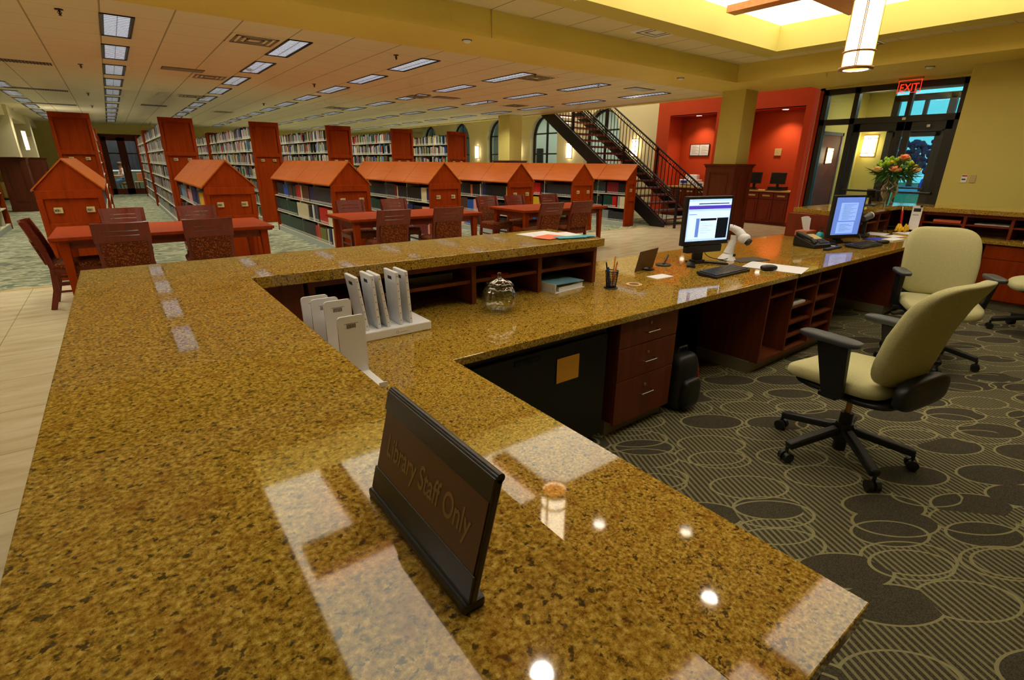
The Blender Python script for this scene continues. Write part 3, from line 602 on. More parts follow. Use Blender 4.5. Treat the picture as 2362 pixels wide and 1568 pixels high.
def proto(c):
    if c not in PROTO:
        m = MB(); m.cur = 0; m.box(0, 1, 0, .1, 0, 1); m.box(0, 1, .9, 1, 0, 1); m.box(0, .05, .1, .9, 0, 1); m.cur = 1; m.box(.05, .97, .1, .9, .02, .97); m.cur = 2; m.box(-.004, 0, .28, .72, .05, .17)
        o = m.build('book', [bmat(c), 'book_pages', 'spine_sticker']); PROTO[c] = o; COL.objects.unlink(o)
    return PROTO[c]
rng = random.Random(11)
rows = []   # (case, case_label, shelf_label, spine_x, s, z, ylo, yhi, styles, maxh)
def fill(y0, y1, z, hmax, style):
    out = []; y = y0+.01
    while y < y1-.05:
        r = rng.random()
        if style == 'tall':
            if r < .04: y += rng.uniform(.04, .2); continue
            c = rng.choices(BN, (13, 9, 6, 6, 4, 5, 4, 4, 4, 5, 7, 5, 3, 10, 15, 12, 1))[0]; n = 1
            for _ in range(n):
                t = rng.uniform(.018, .048); h = rng.uniform(.19, .27); out.append((y, t, h, c)); y += t+.002
        else:
            if r < .1: y += rng.uniform(.03, .14); continue
            if r < .72: c = rng.choices(BN, (14, 12, 8, 3, 3, 8, 3, 3, 3, 4, 4, 2, 3, 2, 2, 3, 1))[0]; n = rng.randint(5, 14); t0 = rng.uniform(.032, .046); h0 = rng.uniform(.22, .285)
            else: c = None; n = rng.randint(1, 4)
            for _ in range(n):
                if y > y1-.05: break
                cc = c or rng.choice(BN); t = t0 if c else rng.uniform(.02, .05); h = h0 if c else rng.uniform(.2, .28)
                out.append((y, t, min(h, hmax), cc)); y += t+.0015
    return out
SHL = ['bottom', 'middle', 'top']
special = {(2, 0): [('cream', 4), ('navy', 3), ('cream', 1), ('charcoal', 2), ('olive', 9), ('red', 6), ('black', 16), ('dark green', 24), ('dark green', 18)],
           (2, 1): [('cream', 8), ('red', 12), ('charcoal', 6), ('white', 2), ('black', 5), ('cream', 16), ('dark green', 18), ('dark green', 12), ('black', 8)],
           (2, 2): [('charcoal', 24), ('navy', 6), ('brown', 10), ('cream', 2), ('red', 8), ('dark green', 5), ('brown', 6), ('blue', 8), ('black', 14)],
           (4, 2): [('yellow', 1), ('black', 16), ('navy', 4), ('cream', 1), ('black', 8), ('orange', 2), ('black', 7), ('charcoal', 10), ('navy', 14)],
           (4, 1): [('black', 9), ('yellow', 2), ('black', 9), ('pink', 9), ('blue', 7), ('brown', 9), ('navy', 10), ('black', 14)],
           (4, 0): [('black', 8), ('yellow', 3), ('black', 8), ('yellow', 2), ('black', 9), ('blue', 9), ('pink', 6), ('brown', 12), ('black', 14)],
           (3, 2): [('navy', 3), ('cream', 5), ('black', 24), ('cream', 1), ('dark red', 3), ('charcoal', 12), ('black', 16), ('dark green', 12)],
           (5, 2): [('charcoal', 22), ('black', 6), ('red', 9), ('black', 12), ('navy', 16), ('dark green', 12)],
           (6, 1): [('cream', 4), ('grey', 2), ('red', 3), ('dark green', 8), ('black', 9), ('brown', 12), ('navy', 14)],
           (6, 2): [('black', 6), ('dark red', 9), ('charcoal', 5), ('dark green', 4), ('black', 9), ('navy', 16)]}
allb = []
for k in range(7):
    x = -.48+PITCH_X*k if k < 6 else 10.42
    for s in ((-1, 1) if k < 2 else (-1,)):
        if k == 0 and s == -1: continue
        for zi, z in enumerate((.12, .455, .785)):
            sp_ = special.get((k, zi)) if s == -1 else None
            if sp_:
                lst = []; y = FY+.05
                for c, n in sp_:
                    h = rng.uniform(.24, .285); t = rng.uniform(.034, .046)
                    for _ in range(n):
                        if y > BY-.1: break
                        lst.append((y, t, h+rng.uniform(-.003, .003), c)); y += t+.0015
                    if rng.random() < .3: y += .05
            else: lst = fill(FY+.04, BY-.04, z, .3, 'low')
            for i, (y, t, h, c) in enumerate(lst): allb.append((k, zi, i+1, x+s*.31, s, z, y, t, h, c))
# how large each book shows from the reading side of the desk: nearer and less hidden first
VIS = {0: (-9, -9), 1: (8.65, 12.5), 2: (8.65, 12.5), 3: (8.65, 12.3), 4: (8.65, 11.1), 5: (8.65, 10.4), 6: (8.65, 10.0)}
def score(b):
    k, zi, i, x, s, z, y, t, h, c = b
    if s == 1 or not (VIS[k][0] <= y <= VIS[k][1]): return 0
    d = sqrt(x*x+y*y); fac = abs(x)/d; sc = t*h*fac/d**2
    if zi == 0 and k not in (2,): sc *= .45
    if zi == 1 and k in (1,): sc *= .4
    return sc
allb.sort(key=score, reverse=True)
CASEN = {1: 'second low bookcase from left', 2: 'third low bookcase from left', 3: 'fourth low bookcase from left', 4: 'fifth low bookcase from left', 5: 'sixth low bookcase from left', 6: 'half bookcase by the stairs'}
for b in allb[:300]:
    k, zi, i, x, s, z, y, t, h, c = b
    o = proto(c).copy(); COL.objects.link(o); o.location = (x, y, z); o.scale = (.21, t-.003, h)
    tag(o, '%s book, %s from the near end, %s shelf, %s' % (c, nth(i), SHL[zi], CASEN[k]), 'book', 'books on the low gabled bookcases')
m = MB(); used = {n_: i for i, n_ in enumerate(BN)}; si = len(BN)
def stuff_book(x, s, z, y, t, h, c, st=True):
    m.cur = used[c]; book_mb(m, x, y, z, .2, t-.003, h, s)
    if st: m.cur = si; m.add([(x+s*.001, y+t*.25, z+.012), (x+s*.001, y+t*.75, z+.012), (x+s*.001, y+t*.75, z+.044), (x+s*.001, y+t*.25, z+.044)], [(0, 1, 2, 3)])
for b in allb[300:]:
    k, zi, i, x, s, z, y, t, h, c = b; stuff_book(x, s, z, y, t, h, c)
for k in range(6):
    x = -.48+PITCH_X*k+.03*k*.6
    for y0, L_, ss in ((TY, TL, (-1,) if k else (1,)), (TY+TL+.35, 5.6, (-1,) if k else (1,))):
        if y0 > 20 and k > 3: continue
        for s in ss+((1,) if k == 1 and y0 < 20 else ()):
            for zi, z in enumerate(SHZ):
                if k >= 3 and z < .7: continue
                for (y, t, h, c) in fill(y0+.05, y0+L_-.05, z, .28, 'tall'): stuff_book(x+s*.28, s, z, y, t, h, c)
o = m.build('book', [bmat(n_) for n_ in BN]+['spine_sticker'])
tag(o, 'thousands of further library books on the tall bookcases and far shelf ends', 'book', 'books on the shelves further back', 'stuff')
# ================================================================== READING TABLES
def table(label, x0, x1, y0, y1):
    t = thing('reading_table', label, 'table', ((x0+x1)/2, (y0+y1)/2, 0)); w = (x1-x0)/2; d = (y1-y0)/2
    box('tabletop', 'cherry', -w, w, -d, d, .715, .75, t, .006); box('tabletop_edge', 'cherry_dark', -w+.02, w-.02, -d+.02, d-.02, .70, .716, t)
    a = MB(); 
    for q in ((-w+.1, w-.1, -d+.1, -d+.125), (-w+.1, w-.1, d-.125, d-.1), (-w+.1, -w+.125, -d+.1, d-.1), (w-.125, w-.1, -d+.1, d-.1)): a.box(q[0], q[1], q[2], q[3], .62, .7)
    a.build('apron', 'cherry_dark', t)
    for sx in (-1, 1):
        for sy in (-1, 1):
            m = MB(); cx = sx*(w-.11); cy = sy*(d-.11)
            vs = [(cx+i*.042, cy+j*.042, .7) for i, j in ((-1, -1), (1, -1), (1, 1), (-1, 1))]+[(cx+sx*.01+i*.028, cy+sy*.01+j*.028, 0) for i, j in ((-1, -1), (1, -1), (1, 1), (-1, 1))]
            m.add(vs, [(0, 1, 2, 3), (4, 7, 6, 5), (0, 4, 5, 1), (1, 5, 6, 2), (2, 6, 7, 3), (3, 7, 4, 0)]); m.build('leg', 'cherry', t, .003)
    return t
table('long cherry-wood reading table at the left, behind the high granite ledge', -.64, 1.46, 6.76, 7.9)
table('long cherry-wood reading table in the middle of the three', 2.45, 4.6, 6.85, 7.9)
table('long cherry-wood reading table at the right, nearest the staircase', 5.35, 7.35, 6.72, 7.78)
# ---- chair (faces +y, seat centre at origin)
def make_chair():
    t = thing('library_chair', '', 'chair')
    m = MB(); m.T = Tr(0, .01, .445); m.sell(.47, .45, .075, .5, .3); m.build('seat', 'seat_fabric', t)
    m = MB(); 
    for q in ((-.225, .225, .19, .215), (-.225, .225, -.215, -.19), (-.225, -.2, -.2, .2), (.2, .225, -.2, .2)): m.box(q[0], q[1], q[2], q[3], .36, .425)
    m.build('seat_rail', 'mahogany', t)
    for s in (-1, 1):
        m = MB(); m.bar((s*.2, .2, .42), (s*.205, .21, 0), .04, .04); m.build('leg', 'mahogany', t, .003)
        m = MB(); pts = [(s*.2, -.28, 0), (s*.2, -.22, .2), (s*.2, -.2, .42), (s*.205, -.23, .6), (s*.21, -.275, .76), (s*.215, -.33, .90)]
        for i in range(5): m.bar(pts[i], pts[i+1], .034, .05)
        m.build('leg', 'mahogany', t, .002)
    for z in (.18, .27):
        for s in (-1, 1): MB().bar((s*.2, -.21, z), (s*.2, .2, z), .02, .02).build('stretcher', 'mahogany', t)
    # crest: curved slab with two slots
    def cr(u0, u1, z0, z1):
        def f(u, v):
            U = u0+(u1-u0)*u; z = z0+(z1-z0)*v; y = -.21-(z-.45)*.27-.035*(1-(U/.24)**2)
            return (U, y, z), (.26*U/.24*.3, -1, -.27)
        return f
    m = MB(); m.sheet(cr(-.14, .14, .832, .905), 10, 1, .022); m.sheet(cr(-.14, .14, .785, .824), 10, 1, .022); m.sheet(cr(-.14, .14, .71, .777), 10, 1, .022)
    m.sheet(cr(-.235, -.139, .71, .905), 4, 2, .022); m.sheet(cr(.139, .235, .71, .905), 4, 2, .022); m.build('crest_rail', 'mahogany', t)
    m = MB(); m.sheet(cr(-.19, .19, .47, .715), 10, 3, .035); m.build('backrest', 'seat_fabric', t)
    return t
C0 = make_chair(); first = [True]
def chair(x, y, rz, label):
    if first[0]: C0.location = (x, y, 0); C0.rotation_euler = (0, 0, rz); C0['label'] = label; C0['group'] = 'wooden chairs around the reading tables'; first[0] = False; return C0
    return copy_tree(C0, label, (x, y, 0), rz, 'wooden chairs around the reading tables')
chair(-.04, 6.72, 0, 'wooden chair, left of the two with backs to the ledge at the left table')
chair(.72, 6.72, 0, 'wooden chair, right of the two with backs to the ledge at the left table')
chair(.0, 7.98, pi, 'wooden chair on the far side of the left table, its left seat')
chair(.83, 7.98, pi, 'wooden chair on the far side of the left table, its right seat')
chair(-.48, 7.14, -pi/2, 'wooden chair seen from the side at the left end of the left table')
chair(2.86, 6.68, 0, 'wooden chair, left of the two near seats at the middle table')
chair(3.68, 6.66, 0, 'wooden chair, right of the two near seats at the middle table')
chair(2.97, 7.95, pi, 'wooden chair on the far side of the middle table, its left seat')
chair(3.72, 7.95, pi, 'wooden chair on the far side of the middle table, its right seat')
chair(5.52, 6.55, 0, 'wooden chair with its back to the desk, left near seat of the right table')
chair(6.22, 6.58, 0, 'wooden chair with its back to the desk, right near seat of the right table')
chair(5.5, 7.75, pi, 'wooden chair on the far side of the right table, leftmost seat')
chair(6.15, 7.75, pi, 'wooden chair on the far side of the right table, middle seat')
chair(6.98, 7.7, pi, 'wooden chair on the far side of the right table, seat nearest the stairs')
C0.location = (-.04, 6.72, 0)
# ================================================================== STAFF CHAIRS (face +y)
def make_office():
    t = thing('office_chair', '', 'office chair')
    m = MB(); m.T = Tr(0, .03, .475)
    m.sell(.50, .50, .1, .55, .45, lambda x, y, z: (x*(1-.05*max(0, y)/.25), y, z-(.035*(y/.25)**2 if y > 0 else 0)+.012*(abs(x)/.25)**2)); m.build('seat', 'cream_fabric', t)
    def bk(x, y, z):  # x width, y thickness, z height
        v = z/.26; w = x*(1.0-.10*(v < 0)*v*v-.03*v); yy = y-.06*v*v*(1 if v > 0 else .2)+.10*(abs(x)/.25)**2*.5; return (w, yy-.06*v-.26, z+.775)
    m = MB(); m.sell(.50, .085, .52, .42, .5, bk, 32, 18); m.build('backrest', 'cream_fabric', t)
    m = MB(); m.T = Tr(0, -.01, .42); m.sell(.44, .5, .05, .6, .5); m.T = Tr(0, -.285, .5); m.sell(.42, .08, .15, .6, .5); m.T = Tr(0, 0, .39); m.sell(.22, .3, .08, .4, .4); m.T = Tr(0, 0, 0); m.bar((.2, .12, .41), (.31, .14, .40), .05, .012); m.build('seat_pan', 'plastic_black', t)
    for s in (-1, 1):
        m = MB(); m.bar((s*.16, -.02, .42), (s*.285, -.02, .43), .09, .03); m.add([(s*.27+i*.016, -.04+j*.05, .43) for i, j in ((-1, -1), (1, -1), (1, 1), (-1, 1))]+[(s*.285+i*.02, -.0+j*.075, .70) for i, j in ((-1, -1), (1, -1), (1, 1), (-1, 1))], [(0, 3, 2, 1), (4, 5, 6, 7), (0, 1, 5, 4), (1, 2, 6, 5), (2, 3, 7, 6), (3, 0, 4, 7)])
        a = m.build('armrest', 'plastic_black', t, .008); m = MB(); m.T = Tr(s*.285, .02, .715); m.sell(.095, .29, .035, .5, .55); m.build('arm_pad', 'rubber', a)
    m = MB(); m.cyl((0, 0, .26), (0, 0, .39), .014, n=12); m.build('gas_lift', 'brass', t)
    m = MB(); m.cyl((0, 0, .04), (0, 0, .26), .032, .03, 16); m.cyl((0, 0, .1), (0, 0, .2), .05, .04, 16); m.build('column_sleeve', 'plastic_black', t)
    for i in range(5):
        a = 2*pi*i/5+.35; c_, s_ = cos(a), sin(a); m = MB(); m.bar((c_*.04, s_*.04, .16), (c_*.33, s_*.33, .095), .05, .04); m.sell(.001, .001, .001); l = m.build('base_arm', 'plastic_black', t, .01)
        q = MB(); px, py = c_*.33, s_*.33
        for d in (-.018, .018): q.cyl((px-s_*d-s_*.011, py+c_*d+c_*.011, .031), (px-s_*d+s_*.011, py+c_*d-c_*.011, .031), .028, n=16)
        q.cyl((px, py, .05), (px, py, .09), .009, n=8); q.build('caster', 'plastic_black', l)
    return t
O0 = make_office(); O0.location = (2.88, .83, .006); O0.rotation_euler = (0, 0, rad(-9)); O0['label'] = 'cream office chair nearest the camera, seen from behind its backrest'; O0['group'] = 'cream office chairs behind the desk'
copy_tree(O0, 'cream office chair in the middle, its backrest and seat turned toward the camera', (4.98, 1.03, .006), rad(118), 'cream office chairs behind the desk')
copy_tree(O0, 'cream office chair cut off by the right picture edge near the base cabinet', (6.72, .62, .006), rad(20), 'cream office chairs behind the desk')
# ================================================================== STAIRCASE
st = thing('staircase', 'black steel staircase with brown treads rising to the upper floor', 'staircase', (0, 0, 0))
SX0, SX1, SY, SL = 10.85, 12.35, 8.1, .655
N = 24; run = .275; rise = run*SL
for x in (SX0-.03, SX1-.03):
    m = MB(); L_ = N*run; tp = .15 if x < 11 else .04; m.prism([(SY-.1, .0), (SY+.3, 0), (SY+L_+.25, L_*SL-.12), (SY+L_, L_*SL+tp), (SY+.0, tp+.02), (SY-.1, tp*.5+.03)], x, x+.06, 'x'); m.build('stringer', 'steel_black', st, .004)
for i in range(N):
    y = SY+.08+i*run; z = rise*(i+1)
    q = box('tread', 'tread_wood', SX0+.03, SX1-.03, y, y+.3, z-.045, z-.012, st); m = MB(); m.box(SX0+.03, SX1-.03, y+.005, y+.29, z-.012, z-.0); m.build('tread_covering', 'kick_grey' if i == 0 else 'plastic_grey', q)
def rail(x, y0):
    m = MB(); L_ = N*run
    def P(y, h): return (x, y, max(0, (y-SY)*SL)+h)
    def Q(y, h): return (x, y, (y-SY)*SL+h)
    ye = SY+L_
    r = MB(); r.cyl(Q(y0+.1, 1.0), Q(ye, 1.0), .024, n=10); r.build('handrail', 'iron', st)
    r = MB(); r.bar(Q(y0+.1, .86), Q(ye, .86), .022, .025); r.bar(Q(y0+.1, .16), Q(ye, .16), .022, .025); r.bar((x, y0-.12, Q(y0+.1, 1.0)[2]), Q(y0+.1, 1.0), .03, .03); r.bar((x, y0-.12, Q(y0+.1, .86)[2]), Q(y0+.1, .86), .022, .025); r.build('rail_bar', 'iron', st)
    r = MB(); r.box(x-.025, x+.025, y0-.145, y0-.095, 0, Q(y0+.1, 1.02)[2]); r.build('newel_post', 'iron', st)
    for pz in range(3):
        yy = y0+1.7+2.0*pz
        if yy < ye: MB().box(x-.022, x+.022, yy-.022, yy+.022, max(.0, Q(yy, .0)[2]), Q(yy, 1.0)[2]).build('post', 'iron', st)
    b = MB(); b.box(x-.007, x+.007, -.007, .007, .17, .85); b0 = None; y = y0+.14
    while y < ye-.05:
        o = b.build('baluster', 'iron', st) if b0 is None else b0.copy()
        if b0 is None: b0 = o
        else: COL.objects.link(o)
        o.location = (0, y, (y-SY)*SL); y += .125
    m = MB(); y = y0+.2
    while y < ye-.05:
        for i in range(12):
            a0 = 2*pi*i/12; a1 = 2*pi*(i+1)/12; c = Q(y, .93); m.bar((x, c[1]+.05*cos(a0), c[2]+.05*sin(a0)), (x, c[1]+.05*cos(a1), c[2]+.05*sin(a1)), .01, .01)
        y += .125
    m.build('ring_frieze', 'iron', st)
rail(SX0+.06, 7.85); rail(SX1-.03, 7.85)
# upper floor edge (hall gallery) that the stairs meet
struct(box('floor', 'soffit_paint_lifted', 10.8, 13.75, SY+N*run+.3, 29, 3.95, 4.2))
# ================================================================== RED HALL
def alc_cab(label, y0, y1, n):
    t = thing('wall_cabinet', label, 'cabinet', (13.73, y1, 0), -pi/2); w = y1-y0
    box('carcass', 'cherry_dark', 0.005, w-.005, .02, .64, .06, .84, t); box('worktop', 'tan', 0.005, w-.005, -.02, .64, .84, .875, t); box('toe_kick', 'cherry_dark', 0.005, w-.005, .04, .6, 0, .06, t)
    dw = (w-.04)/n
    for i in range(n):
        x0 = .02+i*dw
        if i > 0 or n > 3:
            q = box('drawer', 'cherry_dark', x0+.01, x0+dw-.01, 0, .019, .66, .82, t, .003); box('drawer_label', 'plate_beige', x0+dw*.25, x0+dw*.75, -.004, 0, .725, .765, q)
            top = .64
        else: top = .82
        q = box('door', 'cherry_dark', x0+.01, x0+dw-.01, 0, .019, .08, top, t, .003); box('raised_panel', 'cherry_dark', x0+.07, x0+dw-.07, -.01, .004, .15, top-.07, q, .008)
    return t
alc_cab('cherry cabinet with panelled doors in the red alcove right of the column', A1[0], A1[1], 4)
alc_cab('cherry cabinet in the red alcove left of the column, half hidden by the stairs', A2[0], A2[1], 4)
for y, lb in ((7.52, 'left'), (6.88, 'right')):
    t = thing('computer_terminal', '%s one of two dark computer screens on the alcove cabinet' % lb, 'computer', (14.0, y, .875), -pi/2 if lb == 'left' else -pi/2+.12)
    m = MB(); m.T = Tr(0, 0, .30) @ R(rad(-8)); m.box(-.19, .19, -.02, .02, -.14, .15); q = m.build('monitor', 'plastic_black', t, .004)
    m = MB(); m.T = Tr(0, 0, .30) @ R(rad(-8)); m.box(-.175, .175, -.022, -.02, -.12, .135); m.build('screen', 'screen_black', q)
    m = MB(); m.box(-.07, .07, -.05, .05, 0, .06); m.box(-.03, .03, -.0, .03, .05, .2); m.build('stand', 'plastic_black', t); box('keyboard', 'plastic_black', -.2, .2, -.24, -.1, 0, .02, t)
    if lb == 'right': box('desktop_case', 'plastic_black', -.2, .2, -.09, .24, 0, .09, t)
t = thing('printer', 'white office machine on the cabinet in the left red alcove behind the stairs', 'printer', (13.98, 9.55, .875), -pi/2)
box('body', 'white_plastic', -.28, .28, -.15, .25, 0, .2, t, .02); box('paper_tray', 'white_plastic', -.2, .2, .05, .22, .2, .34, t, .02); box('control_panel', 'card_blue', -.2, 0, -.16, -.13, .1, .17, t); box('front_slot', 'plastic_grey', -.2, .2, -.155, -.14, .03, .06, t)
t = thing('white_box', 'white box on the alcove cabinet beside the office machine', 'box', (13.95, 9.1, .875), -pi/2); box('carton', 'white_plastic', -.12, .12, -.1, .1, 0, .14, t); box('box_label', 'card_blue', -.08, .08, -.105, -.1, .04, .1, t)
t = thing('framed_notice', 'framed two-part document hanging on the red wall of the left alcove', 'picture', (14.39, 9.6, 1.92), -pi/2)
box('frame', 'ink', -.33, .33, -.02, 0, -.17, .17, t); box('sheet', 'paper_white', -.31, -.008, -.022, -.02, -.15, .15, t); box('sheet', 'paper_white', .008, .31, -.022, -.02, -.15, .15, t)
m = MB()
for sx in (-.16, .16):
    for i in range(9): m.box(sx-.1, sx+.04+.05*(i % 3), -.0225, -.022, .11-.027*i, .116-.027*i)
m.build('print', 'plastic_grey', t)
t = thing('wall_plaque', 'small tan plaque on the red wall above the alcove computers', 'plaque', (14.39, 7.2, 1.84), -pi/2); box('plate', 'plate_beige', -.09, .09, -.02, 0, -.09, .09, t, .003); m = MB()
for i in range(4): m.box(-.04, .04, -.0205, -.02, .04-.025*i, .048-.025*i)
m.build('engraving', 'tan', t)
def downlight(label, x, y, z, power, col=(1, .82, .55), ang=120, grp=None, r=.075, face=True):
    t = thing('recessed_downlight', label, 'ceiling light', (x, y, z), group=grp)
    MB().lathe([(r, -.004), (r+.02, -.004), (r+.02, 0), (r, .0)], 24).build('trim_ring', 'white_plastic', t); MB().cyl((0, 0, -.003), (0, 0, .0), r, n=24).build('lens', 'down_white', t)
    spot('downlight_lamp', (0, 0, -.012), power, ang, .8, col, .06, t)
    return t
box_s = struct(box('ceiling', 'red_paint_deep', 13.73, 14.4, A1[0], A1[1], AT-.01, AT+.02)); struct(box('ceiling', 'red_paint_deep', 13.73, 14.4, A2[0], A2[1], AT-.01, AT+.02))
downlight('round downlight in the red alcove right of the column', 14.0, 7.0, AT-.012, 90)
downlight('round downlight in the red alcove left of the column', 14.0, 9.5, AT-.012, 76)
# ================================================================== CEILING FIXTURES (stacks)
def make_troffer():
    t = thing('fluorescent_light', '', 'ceiling light'); w, l = .14, .605
    m = MB(); m.box(-w-.01, -w, -l, l, -.012, .002); m.box(w, w+.01, -l, l, -.012, .002); m.box(-w, w, -l, -l+.01, -.012, .002); m.box(-w, w, l-.01, l, -.012, .002); m.build('frame', 'frame_dark', t)
    box('housing', 'louver_dark', -w, w, -l+.01, l-.01, -.002, .002, t)
    box('diffuser', 'tube_white', -w+.028, w-.028, -l+.03, l-.03, -.004, -.002, t)
    m = MB()
    for i in range(1, 14): y = -l+i*2*l/14; m.box(-w+.02, w-.02, y-.0015, y+.0015, -.012, -.003)
    m.box(-.002, .002, -l+.01, l-.01, -.012, -.003); m.build('louver', 'chrome', t)
    return t
F0 = make_troffer(); firstf = True
for k in range(-1, 6):
    for n in range(11):
        x = .355+1.82*k; y = 7.85+1.83*n
        lab = 'recessed fluorescent ceiling light, %s from the beam in the %s row from the left' % (ORD[n] if n else 'nearest', nth(k+2))
        if firstf: F0.location = (x, y, 2.9); F0['label'] = lab; F0['group'] = 'fluorescent lights in the stacks ceiling'; firstf = False; t = F0
        else: t = copy_tree(F0, lab, (x, y, 2.9), 0, 'fluorescent lights in the stacks ceiling')
for k in range(-1, 6):
    for n in range(11):
        area('fluorescent_lamp', (.355+1.82*k, 7.85+1.83*n, 2.88), .25, 1.15, PF, (1, .96, .80), 118)
VN = [(1.72, 7.6, 0), (-.95, 11.5, 1), (-.95, 15.7, 1), (-.95, 19.6, 1), (1.26, 10.7, 2), (1.72, 11.3, 0), (6.2, 7.55, 0), (6.46, 11.1, 2), (5.85, 11.35, 0), (1.83, 14.9, 0), (1.28, 18.1, 2), (5.35, 15.2, 0), (8.66, 7.3, 2), (8.66, 11.35, 0), (3.1, 18.9, 0)]
kinds = [('ceiling_vent', 'square louvred air diffuser'), ('linear_grille', 'long slotted air grille'), ('ceiling_panel', 'plain dark panel')]
for i, (x, y, kd) in enumerate(VN):
    nm, lb = kinds[kd]
    where = {0: 'beside the nearest light of the third row', 1: 'left part, nearest of three', 2: 'left, middle of three', 3: 'left part, farthest of three', 4: 'left of the diffuser over the second low bookcase', 5: 'over the second low bookcase', 6: 'near the beam right of centre', 7: 'over the fifth bookcase', 8: 'over the fourth and fifth bookcase', 9: 'over the second tall bookcase', 10: 'far over the second tall bookcase', 11: 'right of the fourth tall bookcase', 12: 'near the beam at the right end', 13: 'at the right near the staircase', 14: 'far over the third tall bookcase'}[i]
    t = thing(nm, '%s in the stacks ceiling, %s' % (lb, where), 'air vent', (x, y, 2.9))
    if kd == 0:
        box('plate', 'ceiling_tile', -.29, .29, -.29, .29, -.006, .002, t); m = MB()
        for q in (.24, .17, .10): 
            for a in ((-q, q, -q, -q+.03), (-q, q, q-.03, q), (-q, -q+.03, -q, q), (q-.03, q, -q, q)): m.box(a[0], a[1], a[2], a[3], -.012, -.006)
        m.build('blade', 'vent_grey', t)
    elif kd == 1:
        box('plate', 'vent_grey', -.52, .52, -.13, .13, -.006, .002, t); m = MB()
        for j in range(26): m.box(-.5+.04*j, -.48+.04*j, -.115, .115, -.012, -.006)
        m.build('blade', 'vent_dark', t)
    else: box('plate', 'vent_grey', -.29, .29, -.15, .15, -.01, .002, t); box('rim', 'vent_dark', -.3, .3, -.16, .16, -.004, .001, t)
SP_ = [(-.11, 7.36), (-.07, 11.2), (-.09, 15.84), (3.47, 7.3), (3.44, 10.92), (7.6, 7.4), (3.49, 15.38), (7.5, 10.92), (-.09, 19.43)]
t0 = None
for i, (x, y) in enumerate(SP_):
    lb = 'small black sprinkler head under the stacks ceiling, %s' % ['nearest the top left corner', 'second in the left aisle', 'third in the left aisle', 'near the beam over the middle table', 'over the third low bookcase', 'near the beam over the right table', 'over the third tall bookcase', 'over the sixth low bookcase', 'fourth in the left aisle'][i]
    if t0 is None:
        t0 = thing('sprinkler_head', lb, 'sprinkler', (x, y, 2.9), group='sprinklers'); MB().cyl((0, 0, -.008), (0, 0, 0), .035, n=14).build('escutcheon', 'iron', t0)
        m = MB(); m.cyl((0, 0, -.05), (0, 0, -.008), .008, n=8); m.tube([(0, 0, -.01), (.018, 0, -.03), (0, 0, -.055)], .003, 6); m.tube([(0, 0, -.01), (-.018, 0, -.03), (0, 0, -.055)], .003, 6); m.cyl((0, 0, -.058), (0, 0, -.055), .016, n=12); m.build('deflector', 'iron', t0)
    else: copy_tree(t0, lb, (x, y, 2.9), 0, 'sprinklers')
for i, (x, y, z) in enumerate([(3.75, 5.9, 2.9), (8.1, 5.95, 2.9), (9.95, 2.95, 2.9), (2.1, 9.9, 2.9)]):
    t = thing('smoke_detector', 'small white disc detector on the ceiling, ' + ['on the beam above the near ledge', 'on the beam near the yellow column', 'above the entrance doors', 'over the low bookcases'][i], 'smoke detector', (x, y, z)); MB().lathe([(0, -.03), (.03, -.03), (.05, -.012), (.05, 0)], 20).build('body', 'white_plastic', t); MB().lathe([(.05, -.006), (.062, -.006), (.062, 0)], 20).build('rim', 'vent_dark', t)
for i, (x, y) in enumerate([(6.25, 5.05), (9.1, 3.6)]):
    t = thing('ceiling_vent', ['square white air diffuser in the tiled strip above the near beam', 'square white air diffuser in the tiled strip above the pendant'][i], 'air vent', (x, y, 3.19)); box('plate', 'white_plastic', -.29, .29, -.24, .24, -.008, .001, t)
    m = MB()
    for q in (.2, .12): 
        for a in ((-q, q, -q, -q+.02), (-q, q, q-.02, q), (-q, -q+.02, -q, q), (q-.02, q, -q, q)): m.box(a[0], a[1], a[2], a[3], -.012, -.008)
    m.build('blade', 'vent_grey', t)
# downlights over the desk
for i, (x, y, z) in enumerate([(3.15, 2.7, 3.358), (3.75, 2.13, 3.358), (3.22, 1.54, 3.358), (5.6, 2.66, 3.358), (5.9, 1.7, 3.358), (1.4, 1.53, 3.358)]):
    downlight('small round spotlight in the wooden lattice above the desk, ' + ['near the left pendant', 'in the middle of the lattice', 'in the middle toward the camera', 'far side right of centre', 'right of the far pendant', 'leftmost above the ledge'][i], x, y, z, PD, (1, .93, .8), 110, r=.045)
# pendants
def pendant(label, x, y, zb, r, L_):
    t = thing('pendant_lamp', label, 'pendant lamp', (x, y, zb))
    MB().lathe([(r-.012, .0), (r-.012, L_), (r-.018, L_), (r-.018, 0)], 40).build('lamp_shade', 'pend_glow', t)
    m = MB()
    for z, h, o in ((0, .018, .012), (.115, .012, .006), (L_-.15, .012, .006), (L_-.02, .02, .012)): m.lathe([(r-.02, z), (r+o, z), (r+o, z+h), (r-.02, z+h)], 40)
    for i in range(4):
        for d in (-.05, .05): a = i*pi/2+.3+d; m.bar(((r-.006)*cos(a), (r-.006)*sin(a), .01), ((r-.006)*cos(a), (r-.006)*sin(a), L_), .006, .006)
    m.build('metal_band', 'brass', t)
    MB().lathe([(0, .05), (r-.03, .03), (r-.02, .012)], 32).build('reflector', 'amber_glow', t)
    box('top_cap', 'light_wood', -r-.03, r+.03, -r-.03, r+.03, L_, L_+.03, t); MB().cyl((0, 0, L_+.03), (0, 0, 3.36-zb), .01, n=8).build('hanging_rod', 'brass', t)
    return t
pendant('tall glowing white cylindrical pendant lamp hanging in front of the entrance doors', 4.73, 1.88, 2.2, .105, .62)
pendant('glowing cylindrical pendant lamp seen only as a reflection in the near granite', 2.28, 2.43, 2.4, .11, .6)
